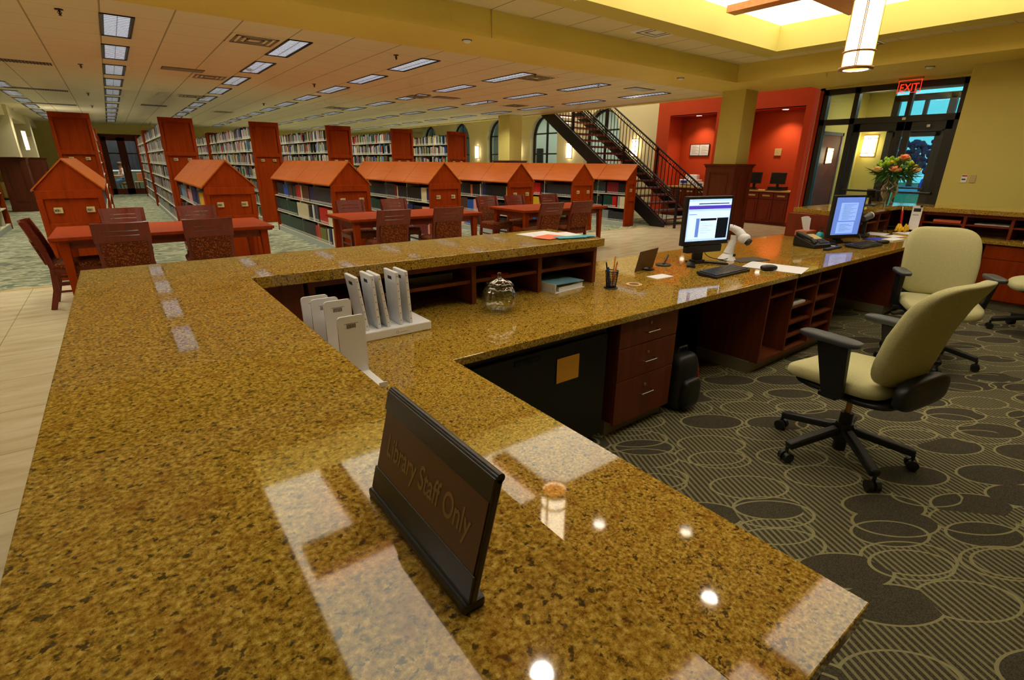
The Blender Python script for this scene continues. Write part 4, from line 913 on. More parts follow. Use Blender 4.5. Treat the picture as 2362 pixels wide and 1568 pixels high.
# ================================================================== SCONCES, SIGNS ON WALLS
def sconce(label, x, y, z, rz, w=.16, h=.42, d=.09, lampw=4, bars=True):
    t = thing('wall_sconce', label, 'wall lamp', (x, y, z), rz)   # sticks out along local -y
    box('diffuser', 'sconce_white', -w/2, w/2, -d, -.01, -h/2, h/2, t, .012); m = MB()
    for q in (-h/2+.05, h/2-.06): m.box(-w/2-.008, w/2+.008, -d-.008, -.0, q, q+.012)
    m.box(-w/2-.02, w/2+.02, -.012, 0, -h/2-.02, h/2+.02)
    if bars: m.box(-.02, -.012, -d-.008, -d, -h/2, h/2); m.box(.012, .02, -d-.008, -d, -h/2, h/2)
    m.build('bracket', 'brass', t)
    return t
for i, y in enumerate((11.55, 14.65, 17.75, 20.85)):
    sconce('glowing wall sconce between arched windows, ' + ['seen through the stair railing', 'just left of the stair stringer', 'right of the farther yellow column', 'right of the rightmost tall bookcase'][i], 13.74, y, 1.95 if i else 2.0, -pi/2, .2, .5)
    l = area('sconce_lamp', (13.5, y, 2.0), .2, .4, 26, (1, .9, .7), 180, None, (0, rad(90), 0)); l.rotation_euler = (0, rad(-90)*-1, 0)
sconce('glowing wall sconce on the far-left column by the panelled base', -1.88, 21.1, 1.98, pi/2, .16, .5)
area('sconce_lamp', (-1.6, 21.2, 2.0), .15, .4, 14, (1, .95, .8), 180, None, (0, rad(-90), 0))
sconce('rectangular glowing sconce on the vestibule wall beyond the glass doors', 13.59, 4.78, 1.93, -pi/2, .24, .42)
sconce('small rectangular sconce beside the wooden door inside the vestibule', 11.95, 4.94, 1.7, 0, .1, .28)
for x, y in ((12.3, 4.2), (12.4, 3.4), (12.9, 2.95)): downlight('round downlight in the vestibule ceiling, ' + ('left' if y > 4 else 'middle' if y > 3.1 else 'right'), x, y, 3.0, 28, (1, .93, .78), 130, r=.07)
t = thing('exit_sign', 'red glowing EXIT sign hanging in front of the entrance doors', 'sign', (10.9, 3.45, 2.67), -pi/2)
box('acrylic_panel', 'pane_glass', -.16, .16, -.004, .004, 0, .19, t); box('mounting_bar', 'brass', -.17, .17, -.02, .02, .2, .23, t)
text('lettering', 'EXIT', .165, 'exit_red', t, axes((0, -.006, .025), (1, 0, 0), (0, 0, 1), (0, -1, 0)), .001, 'CENTER', .8)
m = MB(); 
for a in ((-.162, .162, 0, .005), (-.162, .162, .187, .192), (-.162, -.157, 0, .19), (.157, .162, 0, .19)): m.box(a[0], a[1], -.005, .005, a[2], a[3])
m.build('glowing_edge', 'exit_red', t)
for i, y in enumerate((2.235, 2.135)):
    t = thing('wall_switch', ['card reader with red label on the yellow wall right of the doors', 'blank grey cover plate on the yellow wall right of the card reader'][i], 'wall plate', (10.199, y, 1.34), -pi/2); box('cover_plate', 'white_plastic' if i == 0 else 'plate_beige', -.035, .035, -.012, 0, -.055, .055, t, .003)
    if i == 0: box('red_label', 'red_plate', -.03, .03, -.014, -.012, .03, .05, t); box('text_lines', 'ink', -.025, .02, -.0135, -.012, -.02, .0, t)
t = thing('fire_alarm_pull', 'small red fire alarm box beyond the left glass pane', 'fire alarm', (11.42, 4.985, 1.12)); box('housing', 'red_plate', -.035, .035, -.03, 0, -.06, .06, t, .004); box('pull_handle', 'white_plastic', -.02, .02, -.034, -.03, -.01, .0, t)
# ================================================================== ON THE NEAR LEDGE
t = thing('desk_sign', 'dark freestanding sign reading Library Staff Only on the near granite ledge', 'sign', (.212, .475, UZ), -pi/2)
# local x -> world -y ; local y -> world +x ; faces world -x (local -y)
m = MB(); m.T = Matrix.Rotation(rad(-14), 4, 'X'); m.box(-.128, .128, -.003, .006, .012, .157); m.build('panel', 'sign_black', t, .002)
m = MB(); m.T = Matrix.Rotation(rad(-14), 4, 'X'); m.box(-.124, .124, -.0042, -.003, .045, .13); m.build('insert', 'brown_sign', t)
m = MB(); m.T = Matrix.Rotation(rad(-14), 4, 'X'); m.box(-.128, .128, -.0055, -.003, .012, .045); m.box(-.128, .128, -.0055, -.003, .13, .157); m.cyl((-.128, .0015, .157), (.128, .0015, .157), .0055, n=12); m.build('holder_strip', 'sign_black', t, .001)
box('foot', 'sign_black', -.128, .128, -.008, .02, 0, .013, t, .003)
A = Matrix.Rotation(rad(-14), 4, 'X')
text('lettering', 'Library Staff Only', .043, 'sign_text', t, A @ axes((0, -.0045, .074), (1, 0, 0), (0, 0, 1), (0, -1, 0)), .0002, 'CENTER', .68, .0006)
rng = random.Random(4)
for i, (x, y, rz, w, h, mt, lb) in enumerate([(2.22, 2.60, .12, .28, .22, 'paper_white', 'white printed sheet at the back of the pile on the near ledge'), (2.28, 2.50, -.1, .28, .2, 'paper_white', 'white sheet in front of the pile on the near ledge'), (2.16, 2.46, .3, .2, .14, 'salmon', 'orange-red leaflet lying in the pile on the near ledge'), (2.26, 2.37, -.25, .2, .09, 'cyan_print', 'teal leaflet at the front left of the pile on the near ledge'), (2.37, 2.35, -.1, .14, .08, 'cyan_print', 'teal leaflet at the front right corner of the near ledge')]):
    m = MB(); m.T = Tr(x, y, UZ+.0006+.0016*i) @ R(0, 0, rz); m.box(-w/2, w/2, -h/2, h/2, 0, .0014); o = m.build('leaflet', mt); tag(o, lb, 'paper', 'papers on the near ledge')
# ================================================================== ON THE LOWER WORKTOP
def stand_panel(x, y, z, w, h, rz, label, tilt=0, mt='white_plastic', foot=True):
    t = thing('bookend', label, 'bookend', (x, y, z), rz, 'white bookends')
    m = MB(); m.T = R(0, tilt, 0) if True else m.T
    pts = [(-w/2, 0), (w/2, 0)]+[(w/2-.012+.012*cos(a), h-.012+.012*sin(a)) for a in (0, pi/6, pi/3, pi/2)]+[(-w/2+.012+.012*cos(a), h-.012+.012*sin(a)) for a in (pi/2, 2*pi/3, 5*pi/6, pi)]
    m.prism(pts, -.004, .004, 'y'); m.build('plate', mt, t)
    q = MB(); q.T = R(0, tilt, 0)
    for i in range(7): q.box(-.018+.005*i, -.0155+.005*i, -.0046, -.004, h-.045, h-.03)
    q.box(-.026, .026, -.0046, -.004, h-.028, h-.027); q.build('barcode', 'ink', t)
    if foot: box('foot', mt, -w/2, -w/2+.03, -.14, .0, 0, .004, t)
    return t
for i, (x, y) in enumerate(((.545, 2.02), (.565, 1.96), (.595, 1.90))):
    stand_panel(x, y, LZ, .105, .245, 0, 'white metal bookend behind the high ledge, ' + ['rearmost of the three', 'middle of the three', 'front one of the three'][i])
t = stand_panel(.585, 1.735, LZ, .10, .225, 0, 'white metal bookend standing alone nearest the camera with a long foot', foot=False)
box('foot', 'white_plastic', .02, .05, -.17, .0, .0, .004, t); box('foot_lip', 'white_plastic', .02, .05, -.174, -.17, -.0, .018, t)
t = thing('bookend_rack', 'white rack tray holding five upright white panels on the worktop', 'rack', (.87, 2.14, LZ)); box('tray', 'white_plastic', -.2, .2, -.1, .1, 0, .042, t, .005)
text('printed_mark', '\u25a1 \u2014\u2014\u2014', .014, 'plastic_grey', t, axes((.02, -.1005, .014), (1, 0, 0), (0, 0, 1), (0, -1, 0)), .0001)
for i, (x, tl) in enumerate(((-.10, -.13), (-.045, -.07), (.0, -.13), (.06, -.03), (.11, -.05))):
    u = thing('bookend', 'white upright panel in the rack, %s from the left' % nth(i+1), 'bookend', (.87+x, 2.13, LZ+.042), 0, 'white panels in the rack')
    m = MB(); m.T = R(0, tl, 0); m.box(-.008, .008, -.065, .065, 0, .245); m.build('panel', 'white_plastic', u, .004); q = MB(); q.T = R(0, tl, 0)
    for k in range(7): q.box(-.0015, .0015, -.0656, -.065, .02+.034*k, .024+.034*k)
    q.box(-.0087, -.008, -.02, .02, .205, .22); q.build('rivets', 'ink', u)
# pumpkin jar
t = thing('glass_jar', 'clear glass pumpkin-shaped jar with ribbed lid on the worktop', 'jar', (1.515, 2.11, LZ))
MB().lathe([(0, .004), (.05, .004), (.078, .018), (.092, .055), (.091, .09), (.076, .125), (.064, .138), (.060, .138), (.072, .122), (.086, .09), (.087, .055), (.073, .022), (.048, .010), (0, .010)], 64, 10, .06).build('jar_body', 'jar_glass', t)
MB().lathe([(.074, .138), (.076, .146), (.06, .163), (.03, .174), (.013, .178), (.009, .2), (.011, .208), (0, .21), ], 64, 10, .08).build('jar_lid', 'jar_glass', t)
# binder
t = thing('ring_binder', 'white ring binder with blue cover lying in the pigeonhole by the jar', 'binder', (2.13, 2.34, LZ), .12)
box('cover', 'white_plastic', -.13, .15, -.11, .12, 0, .004, t); m = MB(); m.T = Tr(-.13, 0, .0) @ R(0, rad(2), 0); m.box(0, .27, -.11, .12, .052, .056); m.build('cover', 'binder_blue', t); box('spine', 'white_plastic', -.134, -.13, -.11, .12, 0, .056, t); box('pages', 'paper_white', -.09, .14, -.1, .11, .005, .03, t)
m = MB(); m.tube([(-.115+.02*cos(a), -.09, .028+.018*sin(a)) for a in [pi*i/6 for i in range(13)]], .0015, 6); m.build('ring', 'chrome', t)
o = box('red_booklet', 'pen_red', 1.62, 1.74, 2.33, 2.45, .887, .893); tag(o, 'small red booklet on the pigeonhole shelf behind the jar', 'booklet')
o = tag(box('wire_basket', 'plastic_black', 1.1, 1.38, 2.36, 2.6, .8868, .93), 'dark mesh basket on the pigeonhole shelf left of the jar', 'basket')
# pencil cup
t = thing('pencil_cup', 'black wire mesh cup of pencils at the end of the near ledge', 'pen holder', (2.41, 2.13, LZ))
m = MB(); m.lathe([(0, .0), (.045, 0), (.045, .004), (.032, .006)], 24)
for i in range(24): a = 2*pi*i/24; m.bar((.03*cos(a), .03*sin(a), .004), (.04*cos(a+.1), .04*sin(a+.1), .11), .002, .002)
for z in (.02, .035, .05, .065, .08, .095): r = .03+.01*z/.11; m.lathe([(r, z), (r+.0015, z), (r+.0015, z+.0015), (r, z+.0015)], 24)
m.lathe([(.039, .108), (.043, .108), (.043, .113), (.039, .113)], 24); m.build('mesh_body', 'plastic_black', t)
for i, (dx, dy, tx, ty, h, mt, lb) in enumerate([(.01, .0, .022, .01, .18, 'pencil_yellow', 'yellow pencil leaning highest out of the mesh cup'), (.0, -.01, .03, 0, .15, 'salmon', 'orange pencil in the mesh cup'), (-.01, 0, -.025, .0, .12, 'pen_blue', 'thick blue pen on the left in the mesh cup'), (-.012, .005, -.028, .01, .15, 'plastic_black', 'thin black pen at the left edge of the mesh cup')]):
    u = thing('pencil' if i < 2 else 'pen', lb, 'pencil' if i < 2 else 'pen', (2.41+dx, 2.13+dy, LZ+.008)); MB().cyl((0, 0, 0), (tx, ty, h), .0045 if i != 2 else .007, n=8).build('barrel', mt, u); MB().cyl((tx, ty, h), (tx*1.08, ty*1.08, h+.012), .0045 if i != 2 else .007, .002, n=8).build('tip', 'light_wood' if i < 2 else 'plastic_black', u)
t = thing('coaster', 'round cream coaster with brown emblem on the worktop', 'coaster', (2.6, 2.1, LZ)); MB().cyl((0, 0, 0), (0, 0, .006), .052, n=40).build('disc', 'bloom_cream', t, None and 0); m = MB(); m.cyl((0, 0, .006), (0, 0, .0066), .032, n=30); m.build('emblem', 'brown_sign', t)
o = MB(); o.T = Tr(2.95, 2.16, LZ+.0005) @ R(0, 0, -.05); o.box(-.085, .085, -.05, .05, 0, .003); tag(o.build('card', 'paper_white'), 'small white card lying left of the keyboard', 'card')
t = thing('sign_holder', 'small dark brown easel sign seen from behind left of the first monitor', 'sign', (3.07, 2.40, LZ), .2); m = MB(); m.T = R(rad(12)); m.box(-.14, .14, -.003, .003, .0, .155); m.build('panel', 'brown_sign', t); m = MB(); m.bar((0, -.0, .01), (0, -.07, .0+.004), .07, .005); m.lathe([(0, 0), (.035, 0), (.035, .012), (0, .025)], 16); m.build('easel_foot', 'sign_black', t)
def monitor(name, label, x, y, rz, w, h, zb, kind):
    t = thing(name, label, 'monitor', (x, y, LZ), rz)
    q = box('housing', 'plastic_black', -w/2, w/2, -.0, .04, zb, zb+h, t, .006); box('rear_housing', 'plastic_black', -w/2+.04, w/2-.04, .04, .07, zb+.04, zb+h-.04, t, .01)
    bz_ = .022; x0, x1, z0, z1 = -w/2+bz_, w/2-bz_, zb+bz_+.012, zb+h-bz_
    s = box('screen', 'screen_a' if kind == 1 else 'screen_b', x0, x1, -.002, .0, z0, z1, t)
    W_, H_ = x1-x0, z1-z0
    def rect(nm, mt, a, b, c, d, l=1): box(nm, mt, x0+a*W_, x0+b*W_, -.002-.0006*l, -.002-.0006*(l-1)-.0001, z0+c*H_, z0+d*H_, s)
    if kind == 1:
        rect('window_body', 'screen_white', .03, .98, .05, .72); rect('purple_banner', 'screen_purple', .0, 1, .77, .85, 2); rect('toolbar', 'screen_white', 0, 1, .86, .95); rect('dark_frame', 'screen_dark', .7, .97, .05, .55, 2)
        m = MB()
        def r2(m, a, b, c, d, l): m.box(x0+a*W_, x0+b*W_, -.002-.0006*l, -.002-.0006*(l-1)-.0001, z0+c*H_, z0+d*H_)
        r2(m, .3, .68, .49, .545, 3); r2(m, .22, .94, .885, .905, 3); m.build('dark_strip', 'screen_dark', s)
        m = MB(); r2(m, .02, .2, .64, .655, 3); r2(m, .2, .28, .1, .55, 3)
        for i in range(5): r2(m, .33, .5+.1*(i % 2), .2+.055*i, .205+.055*i, 3)
        m.build('text_block', 'screen_b', s)
    else:
        m = MB()
        def r2(m, a, b, c, d, l): m.box(x0+a*W_, x0+b*W_, -.002-.0006*l, -.002-.0006*(l-1)-.0001, z0+c*H_, z0+d*H_)
        r2(m, .18, .8, .38, .86, 2); r2(m, .16, .78, .04, .35, 2); m.build('page', 'screen_page', s); m = MB()
        for i in range(12): r2(m, .28, .55+.1*((i*7) % 3), .42+.035*i, .427+.035*i, 3)
        for i in range(6): r2(m, .26, .5+.1*((i*5) % 3), .1+.035*i, .107+.035*i, 3)
        m.build('text_block', 'screen_text', s)
    m = MB(); m.box(-w*.38, w*.38, .0, .05, zb-.06, zb-.002); 
    if kind == 1: m.build('speaker_bar', 'plastic_black', t, .008)
    m = MB(); m.box(-.045, .045, .055, .085, 0.01, zb+.12); m.box(-.05, .05, .03, .1, 0, .03); m.build('stand_neck', 'plastic_black', t, .004)
    m = MB(); 
    for sx in (-1, 1): m.prism([(sx*.03, .06), (sx*.17, -.1), (sx*.2, -.04), (sx*.05, .12)], 0, .014)
    m.box(-.06, .06, .03, .13, 0, .014); m.build('stand_base', 'plastic_black', t)
    return t
monitor('computer_monitor', 'black monitor showing a web page with purple banner, nearer workstation', 3.62, 2.26, rad(-13), .47, .37, .155, 1)
monitor('computer_monitor', 'black monitor showing a document page, farther workstation beside the tissues', 5.82, 2.1, rad(-20), .40, .42, .06, 2)
def keyboard(label, x, y, rz):
    t = thing('keyboard', label, 'keyboard', (x, y, LZ), rz); m = MB(); m.T = R(rad(5)) @ Tr(0, 0, .004); m.box(-.23, .23, -.08, .08, 0, .02); m.build('body', 'plastic_black', t, .004)
    m = MB(); m.T = R(rad(5)) @ Tr(0, 0, .004)
    for r in range(6):
        for c in range(20):
            if r == 0 and 4 <= c <= 8: continue
            x0 = -.218+c*.022; y0 = -.068+r*.0225; m.box(x0, x0+.018, y0, y0+.018, .02, .027)
    m.build('keys', 'key_grey', t); m = MB(); m.T = R(rad(5)) @ Tr(0, 0, .004); m.box(-.128, -.025, -.068, -.05, .02, .027); m.build('space_bar', 'plastic_grey', t)
    m = MB(); m.box(-.2, -.18, .06, .08, -.0, .012); m.box(.18, .2, .06, .08, -.0, .012); m.build('flip_foot', 'plastic_black', t); return t
keyboard('black keyboard in front of the nearer monitor', 3.44, 1.97, .02); keyboard('black keyboard in front of the farther monitor', 5.82, 1.9, -.05)
def mouse(label, x, y, rz):
    t = thing('computer_mouse', label, 'mouse', (x, y, LZ), rz); m = MB(); m.T = Tr(0, 0, .018); m.sell(.075, .13, .042, .7, .8); m.build('body', 'plastic_black', t); MB().cyl((-.003, .03, .034), (.003, .03, .034), .006, n=10).build('scroll_wheel', 'plastic_grey', t)
mouse('black mouse on white paper beside the nearer keyboard', 3.84, 1.84, 1.1); mouse('black mouse right of the farther keyboard', 6.2, 1.86, 1.1)
def sheet(label, x, y, w, h, rz, mt='paper_white', z=LZ, th=.0012, curl=.012):
    m = MB(); m.T = Tr(x, y, z+.0008) @ R(0, 0, rz); m.sheet(lambda u, v: ((u-.5)*w if 1 else 0, (v-.5)*h, 0), (0), 0) if False else None
    m.sheet(lambda u, v: (((u-.5)*w, (v-.5)*h, th/2+curl*max(0, abs(u-.5)*2-.75)**1.5*(1 if v > .5 else .3)), (0, 0, 1)), 10, 4, th)
    return tag(m.build('paper', mt), label, 'paper', 'papers on the worktop')
sheet('white sheet of paper under the nearer mouse', 3.98, 1.86, .3, .42, .25)
# handheld scanner on stand 1 (white)
t = thing('barcode_scanner', 'white barcode scanner with curved neck right of the nearer monitor', 'scanner', (4.0, 2.26, LZ), rad(-25))
m = MB(); prof = [(0, 0, .075, .05), (0, 0.0, .045, .035)]
pts = [(-.02, 0, .0), (-.015, 0, .05), (.0, 0, .11), (.015, 0, .16), (.02, 0, .20)]; rr = [.075, .04, .03, .026, .03]
for i in range(4): m.cyl(pts[i], pts[i+1], rr[i], rr[i+1], 18)
m.build('stand', 'white_plastic', t)
m = MB(); pp = [(.055, -.06, .2), (.04, -.02, .235), (.0, .02, .262), (-.05, .05, .268), (-.1, .07, .262)]; r_ = [.034, .034, .026, .022, .02]
for i in range(4): m.cyl(pp[i], pp[i+1], r_[i], r_[i+1], 16)
m.T = Tr(.06, -.07, .185); m.sell(.09, .1, .08, .8, .9); m.build('scanner_head', 'white_plastic', t)
m = MB(); m.cyl((.07, -.095, .17), (.078, -.118, .155), .03, n=16); m.build('scan_window', 'plastic_black', t); box('emblem', 'plastic_black', -.0, .02, -.052, -.045, .035, .055, t)
o = MB(); o.T = Tr(4.12, 2.18, LZ) @ R(0, 0, -.25); o.box(-.15, .17, -.1, .06, 0, .004); tag(o.build('desk_pad', 'plastic_black'), 'thin black pad under the white scanner', 'pad')
t = thing('desk_lamp_base', 'small black round gadget stand left of the nearer monitor base', 'stand', (3.33, 2.42, LZ)); MB().cyl((0, 0, 0), (0, 0, .008), .06, n=24).build('disc', 'plastic_black', t); MB().tube([(0, 0, .008), (.05, .02, .03), (.12, .05, .06)], .008).build('arm', 'plastic_black', t)
def cable(label, pts, r=.003, mt='plastic_black'):
    c = bpy.data.curves.new('cable', 'CURVE'); c.dimensions = '3D'; c.bevel_depth = r; c.bevel_resolution = 2; s = c.splines.new('NURBS'); s.points.add(len(pts)-1); s.order_u = 4; s.use_endpoint_u = True
    for q, p in zip(s.points, pts): q.co = (*p, 1)
    return tag(to_mesh(c, 'cable', mt), label, 'cable')
cable('black cable looping behind the nearer keyboard to the scanner', [(3.66, 2.3, .87), (3.74, 2.33, .80), (3.84, 2.3, .765), (3.9, 2.22, .76), (3.97, 2.24, .78), (4.0, 2.26, .79)])
cable('grey cable beside the farther monitor', [(6.0, 2.1, .82), (6.15, 2.1, .86), (6.2, 2.06, .80), (6.1, 2.03, .757), (6.0, 2.0, .757)], .003, 'plastic_grey')
cable('pale coiled phone cable in front of the black phone', [(5.42, 2.12, .80), (5.44, 2.06, .77), (5.5, 2.02, .757), (5.56, 2.04, .757), (5.52, 2.1, .757), (5.46, 2.08, .757)], .004, 'white_plastic')
# phone
t = thing('desk_phone', 'black desk telephone left of the farther monitor', 'telephone', (5.36, 2.2, LZ), -.25)
m = MB(); m.prism([(-.12, 0), (.11, 0), (.11, .045), (-.12, .11)][::1], -.11, .13, 'x') if False else m.add([(-.11, -.12, 0), (.13, -.12, 0), (.13, .12, 0), (-.11, .12, 0), (-.11, -.12, .035), (.13, -.12, .035), (.13, .12, .11), (-.11, .12, .11)], [(0, 3, 2, 1), (4, 5, 6, 7), (0, 1, 5, 4), (1, 2, 6, 5), (2, 3, 7, 6), (3, 0, 4, 7)]); m.build('body', 'plastic_black', t, .01)
m = MB(); m.T = Tr(.04, 0, .077) @ R(rad(17)); m.box(-.06, .08, -.02, .09, 0, .004); m.build('display', 'plate_beige', t); m = MB(); m.T = Tr(.04, 0, .077) @ R(rad(17))
for i in range(4):
    for j in range(3): m.box(-.04+.032*i, -.018+.032*i, -.1+.026*j, -.085+.026*j, 0, .006)
m.build('buttons', 'plastic_grey', t)
m = MB(); pp = [(-.09, -.11, .05), (-.09, -.06, .085), (-.09, .04, .11), (-.09, .1, .125)]
for i in range(3): m.cyl(pp[i], pp[i+1], .022 if i != 1 else .018, .018 if i == 0 else .022, 12)
m.build('handset', 'plastic_black', t)
o = box('black_tray', 'plastic_black', 5.2, 5.52, 1.98, 2.02, LZ+.001, LZ+.018); tag(o, 'long thin black bar lying in front of the black phone', 'wrist rest')
t = thing('tissue_box', 'brown tissue box with white tissue sticking out beside the far desk end', 'tissue box', (5.80, 2.46, LZ)); box('box_body', 'tan_wood', -.11, .11, -.06, .06, 0, .1, t); m = MB(); m.sheet(lambda u, v: (((u-.5)*(.12+.12*v), .02*sin(u*9)+.03*(v-.5), .1+.15*v-.05*abs(u-.4)), (.3*cos(u*9), 1, 0)), 12, 5, .002); m.build('tissue', 'paper_white', t)
t = thing('soap_bottle', 'pump bottle of blue hand sanitizer by the tissue box', 'bottle', (5.72, 2.28, LZ)); MB().lathe([(0, 0), (.04, 0), (.042, .07), (.03, .1), (.012, .11)], 24).build('bottle_body', 'soap_blue', t); MB().lathe([(.014, .11), (.014, .125), (.005, .128), (.005, .15), (0, .15)], 16).build('pump_stem', 'plastic_black', t); MB().bar((-.012, 0, .155), (.04, 0, .152), .016, .012).build('pump_head', 'plastic_black', t)
t = thing('barcode_scanner', 'grey barcode scanner on a black stand right of the farther monitor', 'scanner', (6.62, 2.2, LZ), .2)
box('stand_base', 'plastic_black', -.13, .09, -.06, .06, 0, .035, t, .008); m = MB(); m.bar((0, 0, .03), (.0, 0, .19), .05, .04); m.build('stand_neck', 'plastic_black', t); m = MB(); m.cyl((-.06, .02, .2), (.03, -.03, .235), .032, .038, 18); m.build('scanner_head', 'plastic_grey', t, None or 0); MB().cyl((.03, -.03, .235), (.042, -.037, .24), .04, .036, 18).build('head_rim', 'white_plastic', t)
sheet('blue folder lying on the worktop right of the farther monitor', 6.52, 2.03, .26, .14, -.1, 'card_blue', th=.006); sheet('white form on the worktop in front of the blue folder', 6.62, 1.9, .26, .12, -.1, th=.01)
sheet('white form right of the blue folder', 6.95, 2.0, .24, .14, -.2, th=.004); sheet('loose white sheet under the grey scanner', 7.05, 2.2, .3, .2, .1); sheet('white sheet below the flowers on the far worktop', 7.45, 2.0, .3, .22, -.1, th=.003)
sheet('salmon-coloured sheet beside the hanging notice', 7.72, 1.86, .22, .36, .15, 'salmon', th=.006)
o = box('card_stack', 'white_plastic', 7.66, 7.74, 1.5, 1.62, LZ+.001, LZ+.012); tag(o, 'small stack of cards in front of the right open shelves', 'cards')
t = thing('rubber_glove', 'crumpled bright yellow rubber duster on the far worktop', 'duster', (7.55, 2.1, LZ)); m = MB(); rg = random.Random(3)
for i in range(16): m.T = Tr(rg.uniform(-.08, .08), rg.uniform(-.05, .05), rg.uniform(.015, .06)) @ R(rg.uniform(0, 3), rg.uniform(0, 3), 0); m.sell(.09, .03, .03, .8, .8, nu=10, nv=6)
m.T = Matrix.Identity(4); m.build('body', 'glove_yellow', t)
t = thing('red_pen_holder', 'red rod standing in the corner of the far pigeonholes', 'rod', (7.62, 2.16, LZ)); MB().cyl((0, -.02, .0), (.05, .02, .24), .014, n=12).build('tube', 'pen_red', t); MB().cyl((.05, .02, .24), (.06, .028, .285), .013, n=12).build('cap', 'chrome', t)
# hanging notice
t = thing('paper_notice', 'long white printed notice clipped to the right ledge', 'notice', (7.66, 2.03, .76), -pi/2+.3); m = MB(); m.sheet(lambda u, v: (((u-.5)*.1, -.03*(1-v)**2, .02+.28*v), (0, -1, 0)), 3, 8, .0015); m.build('sheet', 'paper_white', t); m = MB(); m.box(-.035, .035, -.003, -.001, .23, .27); 
for i in range(6): m.box(-.035, .025-.01*(i % 2), -.006, -.003-.0004*i*0, .19-.02*i, .195-.02*i)
m.build('print', 'ink', t); box('binder_clip', 'plastic_black', .02, .045, -.012, .01, .285, .305, t)
# items on shelves of the right run
for x, y, z, w, d, h, mt, lb in ((7.9, 1.75, .882, .26, .24, .03, 'salmon', 'red tray with papers in the right open shelf nearest the notice'), (7.92, 1.35, .8815, .3, .25, .012, 'paper_white', 'thin stack of papers on the shelf in the second right compartment'), (7.9, .98, .8815, .2, .2, .07, 'white_plastic', 'white box with blue label on the upper right shelf'), (7.62, .93, LZ+.001, .16, .2, .05, 'white_plastic', 'white box lying on the right worktop by the picture edge')):
    t = thing('storage_box' if h > .02 else 'paper_stack', lb, 'box' if h > .02 else 'paper', (x, y, z)); box('body', mt, -d/2, d/2, -w/2, w/2, 0, h, t, .002)
    if h > .04: box('box_label', 'card_blue' if z > .8 else 'pencil_yellow', -d/2-.002, -d/2, -w/2+.03, w/2-.03, .01, h*.55, t)
# ledge by the doors: vase, card reader
t = thing('flower_vase', 'glass vase of peach roses, yellow blooms and green ferns on the far ledge', 'flower vase', (7.83, 2.42, UZ))
MB().lathe([(0, .006), (.055, .006), (.06, .02), (.045, .05), (.085, .12), (.095, .17), (.08, .22), (.045, .26), (.062, .3), (.058, .3), (.041, .26), (.075, .22), (.09, .17), (.08, .12), (.04, .05), (.05, .02), (0, .014)], 32).build('vase', 'jar_glass', t)
MB().cyl((0, 0, .02), (0, 0, .15), .035, .05, n=16, cap=True).build('water', 'jar_glass', t)
rg = random.Random(9); m = MB()
for i in range(14):
    a = rg.uniform(0, 6.3); m.tube([(.03*cos(a+2), .03*sin(a+2), .03), (.02*cos(a), .02*sin(a), .26), (.1*cos(a), .1*sin(a), .4)], .004, 5)
m.build('stems', 'stem', t); m = MB()
for i in range(230):
    a = rg.uniform(0, 2*pi); el = rg.uniform(-.75, .7); r = rg.uniform(.13, .27); L_ = rg.uniform(.05, .1)
    m.T = Tr(r*cos(a)*cos(el), r*sin(a)*cos(el), .37+r*.55*sin(el)) @ R(0, -el+rg.uniform(-.5, .3), a); w = .011
    m.add([(-L_, 0, 0), (0, -w, .006), (L_, 0, -.012), (0, w, .006), (0, 0, -.004)], [(0, 1, 2, 3), (0, 4, 1), (1, 4, 2), (2, 4, 3), (3, 4, 0)])
m.T = Matrix.Identity(4); m.build('ferns', 'leaf_green', t); m = MB()
for i in range(60):
    a = rg.uniform(0, 2*pi); el = rg.uniform(.1, 1.4); r = rg.uniform(.17, .24); m.T = Tr(r*cos(a)*cos(el), r*sin(a)*cos(el), .38+r*.8*sin(el)) @ R(rg.uniform(0, 2), rg.uniform(0, 2)); m.sell(.06, .04, .03, .8, .9, nu=8, nv=5)
m.T = Matrix.Identity(4); m.build('lime_foliage', 'lime', t)
def rose(x, y, z, r, mt, nm):
    m = MB(); m.T = Tr(x, y, z); m.sell(r*1.1, r*1.1, r*1.2, 1, 1, nu=12, nv=8)
    for k in range(9):
        a = k*2.4; q = .35+.07*k; m.T = Tr(x+r*q*cos(a)*.8, y+r*q*sin(a)*.8, z+.1*r-.05*r*k) @ R(0, .5+.1*k, a); m.sell(r*.35, r*1.3, r*1.3, .9, .9, nu=10, nv=6)
    m.T = Matrix.Identity(4); m.build(nm, mt, t)
rose(-.09, -.1, .56, .055, 'rose_peach', 'rose'); rose(-.16, -.06, .42, .06, 'rose_peach', 'rose'); rose(.02, -.2, .41, .055, 'bloom_cream', 'carnation'); rose(-.2, .12, .42, .055, 'bloom_cream', 'carnation'); rose(.1, -.18, .46, .03, 'bloom_yellow', 'small_bloom'); rose(-.02, -.16, .5, .03, 'bloom_yellow', 'small_bloom'); rose(-.1, .02, .5, .03, 'bloom_yellow', 'small_bloom'); rose(.12, -.22, .42, .028, 'bloom_yellow', 'small_bloom')
t = thing('card_terminal', 'black card terminal on a stand left of the flower vase', 'card reader', (7.35, 2.45, UZ), .2); box('base_plate', 'plastic_black', -.14, .14, -.07, .07, 0, .015, t); m = MB(); m.bar((.05, 0, .015), (.03, 0, .12), .03, .03); m.build('arm', 'plastic_black', t); m = MB(); m.T = Tr(.0, 0, .14) @ R(0, rad(35), 0); m.box(-.08, .08, -.045, .045, -.012, .012); q = m.build('terminal', 'plastic_black', t, .004); m = MB(); m.T = Tr(.0, 0, .14) @ R(0, rad(35), 0); m.box(-.07, .03, -.035, .035, .012, .014); m.build('display', 'cyan_print', t)
